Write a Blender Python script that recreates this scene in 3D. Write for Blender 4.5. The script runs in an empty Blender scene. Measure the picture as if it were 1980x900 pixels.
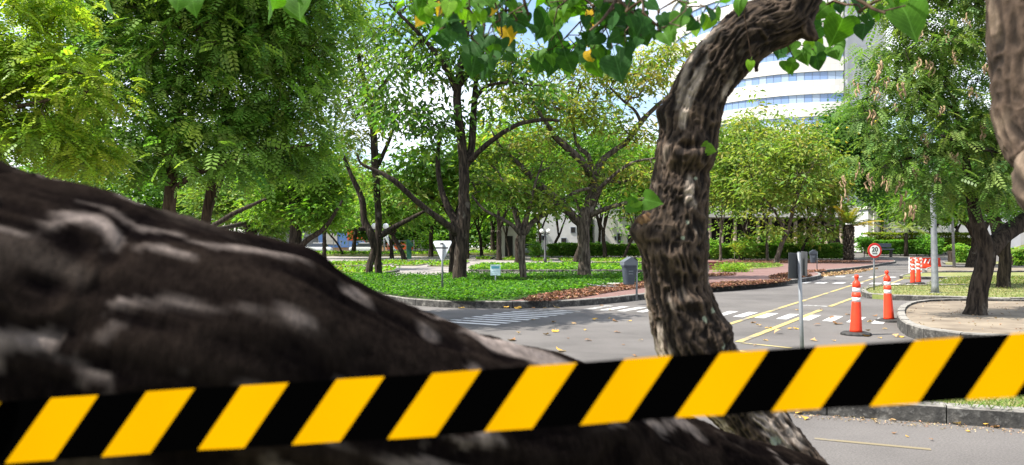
import bpy, bmesh, math, random
import numpy as np
from mathutils import Vector, Matrix

random.seed(7)
rng = np.random.default_rng(7)
scene = bpy.context.scene
COL = scene.collection
R = math.radians

# ------------------------------------------------------------------ camera
FPX, HZ, CH = 1450.0, 477.0, 1.63          # focal length in photo pixels, horizon row, eye height
cam_d = bpy.data.cameras.new('camera')
cam = bpy.data.objects.new('camera', cam_d)
COL.objects.link(cam)
cam.location = (0, 0, CH)
cam.rotation_euler = (R(90), 0, 0)
cam_d.sensor_width = 36.0
cam_d.lens = 36.0 * FPX / 1980.0
cam_d.shift_y = (HZ - 450.0) / 1980.0
cam_d.clip_start = 0.05
cam_d.clip_end = 3000
cam_d.dof.use_dof = True
cam_d.dof.focus_distance = 26.0
cam_d.dof.aperture_fstop = 4.3
scene.camera = cam

# ------------------------------------------------------------------ world, sun, exposure
SUN_EL, SUN_AZ = R(54), R(257)             # azimuth measured clockwise from +Y (north)
to_sun = Vector((math.sin(SUN_AZ) * math.cos(SUN_EL), math.cos(SUN_AZ) * math.cos(SUN_EL), math.sin(SUN_EL)))
world = bpy.data.worlds.new('World')
scene.world = world
world.use_nodes = True
wn, wl = world.node_tree.nodes, world.node_tree.links
wn.clear()
w_out = wn.new('ShaderNodeOutputWorld')
w_bg = wn.new('ShaderNodeBackground')
w_bg.inputs['Strength'].default_value = 0.12
sky = wn.new('ShaderNodeTexSky')
sky.sky_type = 'NISHITA'
sky.sun_disc = False
sky.sun_elevation = SUN_EL
sky.sun_rotation = SUN_AZ
w_tc = wn.new('ShaderNodeTexCoord')
w_map = wn.new('ShaderNodeMapping')
w_map.inputs['Scale'].default_value = (1.6, 1.6, 4.2)
w_map.inputs['Location'].default_value = (0.35, 0.1, 0.0)
w_no = wn.new('ShaderNodeTexNoise')
w_no.inputs['Scale'].default_value = 1.7
w_no.inputs['Detail'].default_value = 7
w_no.inputs['Roughness'].default_value = 0.55
w_rp = wn.new('ShaderNodeValToRGB')
w_rp.color_ramp.elements[0].position = 0.40
w_rp.color_ramp.elements[0].color = (0, 0, 0, 1)
w_rp.color_ramp.elements[1].position = 0.60
w_rp.color_ramp.elements[1].color = (1, 1, 1, 1)
w_mx = wn.new('ShaderNodeMixRGB')
w_mx.inputs['Color2'].default_value = (6.0, 6.2, 6.6, 1)
wl.new(w_tc.outputs['Generated'], w_map.inputs['Vector'])
wl.new(w_map.outputs['Vector'], w_no.inputs['Vector'])
wl.new(w_no.outputs['Fac'], w_rp.inputs['Fac'])
wl.new(w_rp.outputs['Color'], w_mx.inputs['Fac'])
wl.new(sky.outputs['Color'], w_mx.inputs['Color1'])
wl.new(w_mx.outputs['Color'], w_bg.inputs['Color'])
wl.new(w_bg.outputs['Background'], w_out.inputs['Surface'])

sun_d = bpy.data.lights.new('sun', 'SUN')
sun_d.energy = 4.6
sun_d.angle = R(0.5)
sun_d.color = (1.0, 0.955, 0.88)
sun = bpy.data.objects.new('sun', sun_d)
COL.objects.link(sun)
sun.location = (-20, -20, 60)
sun.rotation_euler = (-to_sun).to_track_quat('-Z', 'Y').to_euler()

scene.view_settings.view_transform = 'Standard'
scene.view_settings.look = 'None'
scene.view_settings.exposure = 1.3
scene.view_settings.gamma = 1.0
scene.view_settings.use_curve_mapping = False
scene.render.engine = 'CYCLES'
scene.cycles.max_bounces = 6
scene.cycles.diffuse_bounces = 3
scene.cycles.transparent_max_bounces = 8

# ------------------------------------------------------------------ helpers
def zt(y):
    """height of the terrain: flat, with a faint rise far behind the car park"""
    t = min(1.0, max(0.0, (y - 80.0) / 40.0))
    return 0.75 * t * t * (3 - 2 * t)

def P(px, py, Y):
    return Vector(((px - 990.0) / FPX * Y, Y, CH + (HZ - py) / FPX * Y))

def G(px, py, z=0.0):
    Y = (CH - z) * FPX / (py - HZ)
    return Vector(((px - 990.0) / FPX * Y, Y, z))

def GX(px, Y):
    return (px - 990.0) / FPX * Y

def tag(o, label=None, cat=None, group=None, kind=None):
    if label: o['label'] = label
    if cat: o['category'] = cat
    if group: o['group'] = group
    if kind: o['kind'] = kind
    return o

def link(o, parent=None):
    COL.objects.link(o)
    if parent is not None:
        o.parent = parent
    return o

def thing(name, label, cat, loc=(0, 0, 0), rz=0.0, group=None):
    o = bpy.data.objects.new(name, None)
    o.empty_display_size = 0.2
    o.location = loc
    o.rotation_euler = (0, 0, rz)
    link(o)
    return tag(o, label, cat, group)

def mobj(name, me, parent=None, mat=None, kind=None, loc=None):
    o = bpy.data.objects.new(name, me)
    link(o, parent)
    if mat is not None and len(me.materials) == 0:
        me.materials.append(mat)
    if kind: o['kind'] = kind
    if loc is not None: o.location = loc
    return o

def mesh_np(name, verts, faces, colors=None, smooth=False):
    """verts (N,3), faces (M,k) with one k; colours per vertex (N,3)"""
    verts = np.asarray(verts, np.float32)
    faces = np.asarray(faces, np.int32)
    me = bpy.data.meshes.new(name)
    k = faces.shape[1]
    me.vertices.add(len(verts))
    me.vertices.foreach_set('co', verts.ravel())
    me.loops.add(faces.size)
    me.loops.foreach_set('vertex_index', faces.ravel())
    me.polygons.add(len(faces))
    me.polygons.foreach_set('loop_start', np.arange(0, faces.size, k, dtype=np.int32))
    me.polygons.foreach_set('loop_total', np.full(len(faces), k, np.int32))
    if smooth:
        me.polygons.foreach_set('use_smooth', np.ones(len(faces), bool))
    me.update(calc_edges=True)
    if colors is not None:
        at = me.color_attributes.new('tint', 'FLOAT_COLOR', 'POINT')
        c4 = np.ones((len(verts), 4), np.float32)
        c4[:, :3] = colors
        at.data.foreach_set('color', c4.ravel())
    return me

class MB:
    """collects shapes in a bmesh and builds ONE object"""
    def __init__(self):
        self.bm = bmesh.new()
    def box(self, c, s, rz=0.0, rx=0.0, ry=0.0, mi=0, bevel=0.0):
        r = bmesh.ops.create_cube(self.bm, size=1.0)
        vs = r['verts']
        m = Matrix.Translation(Vector(c)) @ Matrix.Rotation(rz, 4, 'Z') @ Matrix.Rotation(rx, 4, 'X') @ Matrix.Rotation(ry, 4, 'Y') @ Matrix.Diagonal((*s, 1))
        bmesh.ops.transform(self.bm, matrix=m, verts=vs)
        fs = set(f for v in vs for f in v.link_faces)
        for f in fs: f.material_index = mi
        if bevel > 0:
            es = list(set(e for v in vs for e in v.link_edges))
            bmesh.ops.bevel(self.bm, geom=es, offset=bevel, segments=1, affect='EDGES', material=mi)
        return self
    def lathe(self, prof, n=20, mi=0, loc=(0, 0, 0), mat=None, rot0=0.0, cap=True):
        """prof: (radius, z) from the bottom up"""
        rings = []
        M = mat or Matrix.Identity(4)
        for r_, z_ in prof:
            rings.append([self.bm.verts.new(M @ (Vector(loc) + Vector((r_ * math.cos(rot0 + 2 * math.pi * i / n), r_ * math.sin(rot0 + 2 * math.pi * i / n), z_)))) for i in range(n)])
        for a, b in zip(rings[:-1], rings[1:]):
            for i in range(n):
                f = self.bm.faces.new((a[i], a[(i + 1) % n], b[(i + 1) % n], b[i]))
                f.material_index = mi; f.smooth = True
        if cap:
            f = self.bm.faces.new(rings[-1]); f.material_index = mi
            f = self.bm.faces.new(rings[0][::-1]); f.material_index = mi
        return self
    def tube(self, pts, r, n=8, mi=0):
        pts = [Vector(p) for p in pts]
        rr = r if isinstance(r, (list, tuple)) else [r] * len(pts)
        rings = []
        for i, p in enumerate(pts):
            d = (pts[min(i + 1, len(pts) - 1)] - pts[max(i - 1, 0)]).normalized()
            ref = Vector((0, 1, 0)) if abs(d.y) < 0.9 else Vector((1, 0, 0))
            a = d.cross(ref).normalized(); b = d.cross(a)
            rings.append([self.bm.verts.new(p + rr[i] * (a * math.cos(2 * math.pi * k / n) + b * math.sin(2 * math.pi * k / n))) for k in range(n)])
        for A, B in zip(rings[:-1], rings[1:]):
            for k in range(n):
                f = self.bm.faces.new((A[k], B[k], B[(k + 1) % n], A[(k + 1) % n])); f.smooth = True; f.material_index = mi
        f = self.bm.faces.new(rings[0]); f.material_index = mi
        f = self.bm.faces.new(rings[-1][::-1]); f.material_index = mi
        return self
    def poly(self, pts, thick=0.0, mi=0):
        """flat polygon (list of 3-D points), extruded downwards by thick"""
        vs = [self.bm.verts.new(Vector(p)) for p in pts]
        f = self.bm.faces.new(vs); f.material_index = mi
        f.normal_update()
        if thick:
            r = bmesh.ops.extrude_face_region(self.bm, geom=[f])
            nv = [e for e in r['geom'] if isinstance(e, bmesh.types.BMVert)]
            bmesh.ops.translate(self.bm, vec=(0, 0, -thick), verts=nv)
        return self
    def sphere(self, c, r, s=(1, 1, 1), u=16, v=10, mi=0):
        q = bmesh.ops.create_uvsphere(self.bm, u_segments=u, v_segments=v, radius=r)
        bmesh.ops.transform(self.bm, matrix=Matrix.Translation(Vector(c)) @ Matrix.Diagonal((*s, 1)), verts=q['verts'])
        for f in set(f for v_ in q['verts'] for f in v_.link_faces):
            f.smooth = True; f.material_index = mi
        return self
    def mesh(self, name):
        bmesh.ops.recalc_face_normals(self.bm, faces=self.bm.faces[:])
        me = bpy.data.meshes.new(name)
        self.bm.to_mesh(me); self.bm.free()
        return me
    def build(self, name, mats, parent=None, kind=None, loc=None):
        me = self.mesh(name)
        for m in (mats if isinstance(mats, (list, tuple)) else [mats]):
            me.materials.append(m)
        return mobj(name, me, parent, None, kind, loc)

# value noise on numpy points
def _hash(ix, iy, iz):
    h = (ix.astype(np.int64) * 374761393 + iy.astype(np.int64) * 668265263 + iz.astype(np.int64) * 2147483647) & 0xffffffff
    h = ((h ^ (h >> 13)) * 1274126177) & 0xffffffff
    h = (h ^ (h >> 16)) & 0xffff
    return h / 65535.0

def vnoise(p):
    i = np.floor(p); f = p - i; f = f * f * (3 - 2 * f)
    ix, iy, iz = i[..., 0], i[..., 1], i[..., 2]
    out = 0
    for dx in (0, 1):
        for dy in (0, 1):
            for dz in (0, 1):
                w = (f[..., 0] if dx else 1 - f[..., 0]) * (f[..., 1] if dy else 1 - f[..., 1]) * (f[..., 2] if dz else 1 - f[..., 2])
                out = out + w * _hash(ix + dx, iy + dy, iz + dz)
    return out

def fbm(p, o=4):
    a, s, t = 0.5, 1.0, 0
    for k in range(o):
        t = t + a * vnoise(p * s + 17.3 * k); a *= .5; s *= 2.03
    return t

# ------------------------------------------------------------------ materials
def mat(name, color=(.5, .5, .5), rough=.8, metal=0.0, spec=0.3):
    m = bpy.data.materials.new(name)
    m.use_nodes = True
    b = m.node_tree.nodes['Principled BSDF']
    b.inputs['Base Color'].default_value = (*color, 1)
    b.inputs['Roughness'].default_value = rough
    b.inputs['Metallic'].default_value = metal
    b.inputs['Specular IOR Level'].default_value = spec
    return m

class NT:
    def __init__(self, m):
        self.m = m; self.n = m.node_tree.nodes; self.l = m.node_tree.links
        self.b = self.n['Principled BSDF']
    def obj(self, scale=(1, 1, 1), kind='Object'):
        if kind == 'World':
            v = self.n.new('ShaderNodeNewGeometry').outputs['Position']
        else:
            v = self.n.new('ShaderNodeTexCoord').outputs[kind]
        mp = self.n.new('ShaderNodeMapping'); mp.inputs['Scale'].default_value = scale
        self.l.new(v, mp.inputs['Vector'])
        return mp.outputs['Vector']
    def noise(self, vec, scale, detail=4, rough=.55, dist=0.0):
        t = self.n.new('ShaderNodeTexNoise')
        t.inputs['Scale'].default_value = scale; t.inputs['Detail'].default_value = detail
        t.inputs['Roughness'].default_value = rough; t.inputs['Distortion'].default_value = dist
        self.l.new(vec, t.inputs['Vector']); return t.outputs['Fac']
    def ramp(self, fac, stops):
        r = self.n.new('ShaderNodeValToRGB')
        e = r.color_ramp.elements
        while len(e) < len(stops): e.new(.5)
        for q, (p, c) in zip(e, stops):
            q.position = p; q.color = (*c, 1) if len(c) == 3 else c
        self.l.new(fac, r.inputs['Fac']); return r.outputs['Color']
    def mix(self, fac, a, b, mode='MIX'):
        x = self.n.new('ShaderNodeMixRGB'); x.blend_type = mode
        for key, v in (('Fac', fac), ('Color1', a), ('Color2', b)):
            if isinstance(v, (int, float)): x.inputs[key].default_value = v
            elif isinstance(v, tuple): x.inputs[key].default_value = (*v, 1)
            else: self.l.new(v, x.inputs[key])
        return x.outputs['Color']
    def base(self, c): self.l.new(c, self.b.inputs['Base Color']); return self
    def bump(self, h, strength=.4, dist=.02):
        b = self.n.new('ShaderNodeBump'); b.inputs['Strength'].default_value = strength; b.inputs['Distance'].default_value = dist
        self.l.new(h, b.inputs['Height']); self.l.new(b.outputs['Normal'], self.b.inputs['Normal']); return self

def noisy(name, c1, c2, scale, rough=.85, scale2=None, c3=None, bump=.3, kind='World', stretch=(1, 1, 1), dist=.01, lo=.35, hi=.65):
    m = mat(name, c1, rough); t = NT(m)
    v = t.obj(stretch, kind)
    f = t.noise(v, scale, 5)
    c = t.ramp(f, [(lo, c1), (hi, c2)])
    if c3 is not None:
        g = t.noise(v, scale2, 4)
        c = t.mix(t.ramp(g, [(.48, (0, 0, 0)), (.66, (1, 1, 1))]), c, c3)
    t.base(c)
    if bump: t.bump(f, bump, dist)
    return m

def leaf_mat(name, trans=.35, rough=.5, gain=1.0):
    m = bpy.data.materials.new(name); m.use_nodes = True
    n, l = m.node_tree.nodes, m.node_tree.links
    b = n['Principled BSDF']
    b.inputs['Roughness'].default_value = rough
    b.inputs['Specular IOR Level'].default_value = .3
    a = n.new('ShaderNodeAttribute'); a.attribute_name = 'tint'
    tr = n.new('ShaderNodeBsdfTranslucent')
    mul = n.new('ShaderNodeMixRGB'); mul.blend_type = 'MULTIPLY'; mul.inputs['Fac'].default_value = 1
    mul.inputs['Color2'].default_value = (1.25, 1.35, .5, 1)
    l.new(a.outputs['Color'], mul.inputs['Color1'])
    l.new(a.outputs['Color'], b.inputs['Base Color'])
    l.new(mul.outputs['Color'], tr.inputs['Color'])
    mx = n.new('ShaderNodeMixShader'); mx.inputs['Fac'].default_value = trans
    l.new(b.outputs['BSDF'], mx.inputs[1]); l.new(tr.outputs['BSDF'], mx.inputs[2])
    l.new(mx.outputs['Shader'], n['Material Output'].inputs['Surface'])
    return m

M = {}
# asphalt: worn grey with aggregate, faint stains
m = mat('asphalt', (.13, .125, .12), .9); t = NT(m); v = t.obj(kind='World')
f1 = t.noise(v, 60, 3, .7); f2 = t.noise(v, .35, 5, .6); f3 = t.noise(t.obj((.35, 1.3, 1), 'World'), 2.2, 5, .65)
c = t.ramp(f2, [(.30, (.080, .0735, .069)), (.52, (.126, .116, .109)), (.74, (.160, .148, .139))])
c = t.mix(.85, c, t.ramp(f1, [(.32, (.62, .62, .62)), (.68, (1.25, 1.24, 1.22))]), 'MULTIPLY')
c = t.mix(t.ramp(f3, [(.55, (0, 0, 0)), (.75, (.35, .35, .35))]), c, (.09, .085, .08))
vc = t.n.new('ShaderNodeTexVoronoi'); vc.feature = 'DISTANCE_TO_EDGE'; vc.inputs['Scale'].default_value = .33
wv = t.n.new('ShaderNodeMixRGB'); wv.blend_type = 'ADD'; wv.inputs['Fac'].default_value = .25
nz = t.n.new('ShaderNodeTexNoise'); nz.inputs['Scale'].default_value = 1.3; nz.inputs['Detail'].default_value = 5
t.l.new(v, nz.inputs['Vector']); t.l.new(v, wv.inputs['Color1']); t.l.new(nz.outputs['Color'], wv.inputs['Color2'])
t.l.new(wv.outputs['Color'], vc.inputs['Vector'])
c = t.mix(t.ramp(vc.outputs['Distance'], [(.0, (.30, .30, .30)), (.005, (0, 0, 0))]), c, (.05, .048, .045))
t.base(c); t.bump(f1, .35, .01); M['asphalt'] = m

M['ground'] = noisy('dry_ground', (.17, .13, .085), (.10, .105, .045), 1.5, scale2=.3, c3=(.09, .12, .04))
M['dirt'] = noisy('bare_dirt', (.215, .175, .13), (.14, .11, .08), 2.2, scale2=.9, c3=(.25, .205, .15), bump=.3, dist=.03)
M['lawn'] = noisy('dry_lawn', (.17, .19, .055), (.24, .21, .09), 3.0, scale2=1.0, c3=(.12, .17, .04), bump=.5, dist=.03)
M['path'] = noisy('pale_worn_paving', (.30, .27, .245), (.23, .205, .19), .8, scale2=.25, c3=(.17, .155, .145), bump=.15)
M['greenbed'] = noisy('leafy_soil', (.035, .075, .015), (.05, .045, .022), 5.0, scale2=2.0, c3=(.05, .11, .02), bump=.5, dist=.03)
M['litter_bed'] = noisy('leaf_mould', (.17, .085, .06), (.09, .05, .038), 6.0, scale2=14, c3=(.24, .13, .09), bump=.6, dist=.03)

# red paving: brick joints
m = mat('red_paving', (.3, .15, .12), .85); t = NT(m); v = t.obj(kind='World')
br = t.n.new('ShaderNodeTexBrick'); br.inputs['Scale'].default_value = 1.0
br.inputs['Brick Width'].default_value = .42; br.inputs['Row Height'].default_value = .21; br.inputs['Mortar Size'].default_value = .008
br.inputs['Color1'].default_value = (.18, .095, .082, 1); br.inputs['Color2'].default_value = (.14, .072, .063, 1); br.inputs['Mortar'].default_value = (.13, .09, .08, 1)
t.l.new(v, br.inputs['Vector'])
c = t.mix(t.ramp(t.noise(v, .8, 5), [(.35, (0, 0, 0)), (.7, (.6, .6, .6))]), br.outputs['Color'], (.21, .14, .12))
t.base(c); t.bump(br.outputs['Fac'], -.3, .01); M['red_paving'] = m
M['red_block'] = noisy('red_masonry', (.16, .06, .05), (.24, .10, .085), 3.0, bump=.3)

# kerb stones: mouldy concrete, paler on upward faces
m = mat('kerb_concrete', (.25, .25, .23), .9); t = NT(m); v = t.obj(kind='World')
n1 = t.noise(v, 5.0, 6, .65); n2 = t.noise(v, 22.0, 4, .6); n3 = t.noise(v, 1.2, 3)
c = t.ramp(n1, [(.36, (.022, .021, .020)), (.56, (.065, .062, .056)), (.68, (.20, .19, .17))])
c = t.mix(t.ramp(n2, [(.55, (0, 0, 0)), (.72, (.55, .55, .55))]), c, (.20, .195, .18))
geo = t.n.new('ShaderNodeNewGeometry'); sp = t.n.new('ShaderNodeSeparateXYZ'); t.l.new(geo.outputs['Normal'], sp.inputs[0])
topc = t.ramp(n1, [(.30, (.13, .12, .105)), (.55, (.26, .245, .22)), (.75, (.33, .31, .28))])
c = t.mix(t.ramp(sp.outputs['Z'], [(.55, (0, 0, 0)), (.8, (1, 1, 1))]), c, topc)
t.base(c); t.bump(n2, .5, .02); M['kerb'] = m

def paint(name, col, wear=.5):
    m = mat(name, col, .7); t = NT(m); v = t.obj(kind='World')
    f = t.noise(v, 9, 6, .7); g = t.noise(v, 1.1, 3)
    s = t.mix(.5, f, g)
    t.base(t.mix(t.ramp(s, [(wear, (0, 0, 0)), (wear + .10, (1, 1, 1))]), col, (.15, .142, .135)))
    return m
M['white_paint'] = paint('white_road_paint', (.56, .55, .53), .515)
M['worn_white'] = paint('worn_white_road_paint', (.55, .54, .51), .44)
M['yellow_paint'] = paint('yellow_road_paint', (.42, .33, .12), .49)
M['faint_yellow'] = paint('faint_yellow_road_paint', (.20, .165, .10), .50)
M['worn_yellow'] = paint('worn_yellow_road_paint', (.42, .34, .14), .43)

def bark(name, dark, light, patch, sx=1.0, lo=.40, hi=.62, pscale=3.0, plo=.60, kind='Object', stretch=.16, bump=.9, bdist=.03):
    m = mat(name, dark, .95, spec=.15); t = NT(m)
    v = t.obj((sx, sx, sx * stretch), kind)
    f = t.noise(v, 14, 6, .62, .4)
    v2 = t.obj((1, 1, .6), kind)
    g = t.noise(v2, pscale, 4, .6)
    c = t.ramp(f, [(lo, dark), (hi, light)])
    c = t.mix(t.ramp(g, [(plo, (0, 0, 0)), (plo + .08, (.8, .8, .8))]), c, patch)
    t.base(c); t.bump(f, bump, bdist); return m
M['bark_dark'] = bark('dark_bark', (.013, .010, .008), (.060, .046, .034), (.12, .105, .085))
M['bark_grey'] = bark('grey_bark', (.03, .024, .018), (.14, .115, .09), (.20, .18, .15))
M['bark_brown'] = bark('brown_bark', (.035, .022, .015), (.11, .075, .05), (.14, .12, .09))

M['leaf'] = leaf_mat('leaf', .5, .45)
M['leaf_far'] = leaf_mat('leaf_far', .48, .55)
M['leaf_dry'] = leaf_mat('dry_leaf', .12, .8)
M['galv'] = noisy('galvanised_steel', (.24, .25, .26), (.17, .18, .19), 8, rough=.5, bump=0)
M['galv'].node_tree.nodes['Principled BSDF'].inputs['Metallic'].default_value = .35
M['grey_paint'] = noisy('grey_back_plate', (.035, .037, .04), (.055, .057, .06), 6, rough=.6, bump=0)
M['white_plate'] = noisy('white_plate', (.66, .68, .72), (.55, .57, .62), 5, rough=.5, bump=0)
M['sign_white'] = mat('sign_white', (.82, .82, .80), .45)
M['sign_red'] = mat('sign_red', (.55, .025, .025), .45)
M['black'] = mat('black_print', (.012, .012, .012), .5)
M['orange'] = noisy('orange_plastic', (.70, .048, .013), (.58, .040, .012), 7, rough=.5, bump=0)
M['reflect'] = noisy('white_reflective_band', (.78, .76, .74), (.62, .60, .58), 14, rough=.4, bump=0)
M['rubber'] = noisy('black_rubber', (.018, .018, .018), (.05, .048, .045), 12, rough=.85, bump=.2)
M['bin_grey'] = noisy('grey_plastic', (.036, .044, .058), (.052, .062, .078), 4, rough=.5, bump=0)
M['bin_lid'] = noisy('pale_grey_plastic', (.12, .135, .15), (.09, .10, .12), 4, rough=.5, bump=0)
M['concrete'] = noisy('concrete', (.40, .39, .36), (.27, .26, .24), 3, bump=.2)
M['globe'] = mat('opal_globe', (.82, .82, .80), .3)
M['iron'] = noisy('dark_iron', (.03, .03, .033), (.055, .055, .06), 6, rough=.55, bump=0)
M['green_paint'] = noisy('green_paint', (.012, .07, .045), (.02, .10, .06), 5, rough=.5, bump=0)
M['dry_pod'] = noisy('dry_pod', (.36, .255, .15), (.20, .13, .07), 20, rough=.8, bump=.2, kind='Object')
# ------------------------------------------------------------------ tree engine
def frames(d):
    d = d / np.maximum(np.linalg.norm(d, axis=1, keepdims=True), 1e-9)
    ref = np.tile(np.array([[0.31, 0.95, 0.05]]), (len(d), 1))
    al = np.abs((d * ref).sum(1)) > .93
    ref[al] = (1, 0, .1)
    a = np.cross(d, ref); a /= np.maximum(np.linalg.norm(a, axis=1, keepdims=True), 1e-9)
    return a, np.cross(d, a)

class Skel:
    def __init__(self):
        self.p, self.par, self.r, self.ok = [], [], [], []
    def nearest(self, q):
        a = np.array(self.p); return int(np.argmin(((a - q) ** 2).sum(1)))
    def limb(self, pts, rads, free=0, smooth=4, wob=0.0):
        """a thick limb: list of points and radii; the first one hangs on the nearest existing node.
        free: number of leading points that no twig may grow from"""
        pts = np.array([tuple(q) for q in pts], float); rads = np.array(rads, float)
        n = len(pts); t = np.linspace(0, n - 1, (n - 1) * smooth + 1)
        # catmull-rom
        ext = np.vstack([2 * pts[0] - pts[1], pts, 2 * pts[-1] - pts[-2]])
        i = np.minimum(t.astype(int), n - 2); f = (t - i)[:, None]
        p0, p1, p2, p3 = ext[i], ext[i + 1], ext[i + 2], ext[i + 3]
        c = .5 * (2 * p1 + (p2 - p0) * f + (2 * p0 - 5 * p1 + 4 * p2 - p3) * f ** 2 + (3 * p1 - p0 - 3 * p2 + p3) * f ** 3)
        rr = np.interp(t, np.arange(n), rads)
        if wob: c[1:] += rng.normal(0, wob, c[1:].shape) * rr[1:, None]
        last = -1 if not self.p else self.nearest(c[0])
        k0 = 1 if last >= 0 and np.linalg.norm(c[0] - self.p[last]) < 1e-4 else 0
        for k in range(k0, len(c)):
            self.p.append(c[k]); self.par.append(last); self.r.append(rr[k]); self.ok.append(t[k] >= free)
            last = len(self.p) - 1
    def reach(self, tips, step=.5, wig=.12, arch=.08):
        ok = np.array(self.ok)
        base = np.array(self.p)[ok]
        d0 = np.array([np.sqrt(((base - q) ** 2).sum(1)).min() for q in tips])
        tips = tips[np.argsort(d0)]
        cap = len(self.p) + len(tips) * 16 + 64
        arr = np.full((cap, 3), 1e6); n = len(self.p)
        a0 = np.array(self.p); a0[~ok] = 1e6; arr[:n] = a0
        for q in tips:
            j = int(np.argmin(((arr[:n] - q) ** 2).sum(1)))
            s = np.array(self.p[j]); L = np.linalg.norm(q - s)
            k = min(14, max(1, int(math.ceil(L / step))))
            off = rng.normal(0, wig, 3) * L; last = j
            for m_ in range(1, k + 1):
                f = m_ / k
                w = math.sin(math.pi * f)
                x = s + (q - s) * f + off * w + np.array((0, 0, arch * L * w)) + (rng.normal(0, .03, 3) * L if m_ < k else 0)
                self.p.append(x); self.par.append(last); self.r.append(0.0); self.ok.append(True)
                last = len(self.p) - 1
                if n < cap: arr[n] = x
                n = len(self.p)
    def mesh(self, name, tip_r=.008, sides=5, power=.5, rmax=None):
        n = len(self.p); p = np.array(self.p); par = np.array(self.par)
        cnt = np.zeros(n); kids = np.zeros(n, int)
        for i in range(n - 1, -1, -1):
            if kids[i] == 0: cnt[i] = 1
            if par[i] >= 0:
                cnt[par[i]] += cnt[i]; kids[par[i]] += 1
        given = np.array(self.r)
        r = tip_r * np.maximum(cnt, 1) ** power
        if rmax: r = np.minimum(r, rmax)
        r = np.where(given > 0, given, r)
        # a twig never thicker than what carries it
        for i in range(n):
            if par[i] >= 0 and given[i] == 0: r[i] = min(r[i], .85 * r[par[i]] + .002)
        seg = np.nonzero(par >= 0)[0]
        d = np.zeros((n, 3)); d[seg] = p[seg] - p[par[seg]]
        d[par < 0] = (0, 0, 1)
        A, B = frames(d)
        # the main continuation shares its parent's ring, a side branch brings its own
        cont = np.zeros(n, bool); best = {}
        for i in seg:
            j = par[i]
            if j not in best or r[i] > r[best[j]]: best[j] = i
        for j, i in best.items(): cont[i] = True
        verts, faces = [], []
        big = r[seg] > .05
        base = 0; end_of, start_of, ns_of = {}, {}, {}
        for grp, ns in ((seg[big], max(10, sides)), (seg[~big], sides)):
            if len(grp) == 0: continue
            th = np.arange(ns) * 2 * math.pi / ns
            cs, sn = np.cos(th)[None, :, None], np.sin(th)[None, :, None]
            j = par[grp]
            cc = cont[grp][:, None]
            a0 = np.where(cc, A[j], A[grp]); b0 = np.where(cc, B[j], B[grp])
            r0 = np.where(cont[grp], r[j], np.minimum(r[grp] * 1.25, r[j]))[:, None, None]
            ring0 = p[j][:, None] + r0 * (a0[:, None] * cs + b0[:, None] * sn)
            ring1 = p[grp][:, None] + r[grp][:, None, None] * (A[grp][:, None] * cs + B[grp][:, None] * sn)
            if ns > sides:
                for ring in (ring0, ring1):
                    ctr = ring.mean(1, keepdims=True)
                    ring[:] = ctr + (ring - ctr) * (.82 + .36 * fbm(ring * 3.1, 3))[..., None]
            V = np.concatenate([ring0, ring1], 1).reshape(-1, 3)
            k = np.arange(ns); q = np.stack([k, (k + 1) % ns, ns + (k + 1) % ns, ns + k], 1)
            F = (np.arange(len(grp)) * 2 * ns)[:, None, None] + q[None]
            verts.append(V); faces.append(F.reshape(-1, 4) + base)
            for row, i in enumerate(grp):
                start_of[i] = base + row * 2 * ns; end_of[i] = base + row * 2 * ns + ns; ns_of[i] = ns
            base += len(V)
        tie = []                                     # tie every side branch to what carries it, inside the wood
        for i in seg:
            j = par[i]
            tgt = end_of.get(j)
            if tgt is None:
                b_ = best[j]; tgt = start_of[b_] if b_ != i else None
            if tgt is not None and (not cont[i] or ns_of.get(j) != ns_of[i]):
                tie.append((start_of[i], start_of[i] + 1, tgt + 1, tgt))
        if tie: faces.append(np.array(tie))
        V, F = np.concatenate(verts), np.concatenate(faces)
        key, inv = np.unique(np.round(V / 2e-5).astype(np.int64), axis=0, return_inverse=True)
        inv = inv.ravel(); V2 = np.zeros((len(key), 3)); V2[inv] = V; F = inv[F]
        good = (F[:, 0] != F[:, 1]) & (F[:, 1] != F[:, 2]) & (F[:, 2] != F[:, 3]) & (F[:, 3] != F[:, 0]) & (F[:, 0] != F[:, 2]) & (F[:, 1] != F[:, 3])
        return mesh_np(name, V2, F[good], smooth=True)

def rand_dirs(n, droop=.3, spread=1.0):
    th = rng.uniform(0, 2 * math.pi, n)
    z = rng.normal(-droop, .35 * spread, n)
    d = np.stack([np.cos(th), np.sin(th), z], 1)
    return d / np.linalg.norm(d, axis=1, keepdims=True)

def tints(n, pal, w, var=.22):
    pal = np.array(pal); w = np.array(w, float); w /= w.sum()
    c = pal[rng.choice(len(pal), n, p=w)]
    return c * np.clip(rng.normal(1, var, (n, 1)), .45, 1.7) * np.clip(rng.normal(1, .06, (n, 3)), .8, 1.2)

def leaf_quads(pos, d, L, W, col, fold=.25):
    """rhombic folded leaves: pos (n,3) base, d unit direction, L, W arrays"""
    n = len(pos)
    up = np.tile(np.array([[0, 0, 1.0]]), (n, 1)) + rng.normal(0, .45, (n, 3))
    side = np.cross(d, up); side /= np.maximum(np.linalg.norm(side, axis=1, keepdims=True), 1e-6)
    nrm = np.cross(side, d)
    L = L[:, None]; W = W[:, None]
    mid = pos + d * L * .45 + nrm * W * fold
    tip = pos + d * L - nrm * L * .12
    v = np.stack([pos, mid + side * W * .5, tip, mid - side * W * .5], 1).reshape(-1, 3)
    b = (np.arange(n) * 4)[:, None]
    f = np.concatenate([b + np.array([[0, 1, 2]]), b + np.array([[0, 2, 3]])], 1).reshape(-1, 3)
    return v, f, np.repeat(col, 4, 0)

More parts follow.
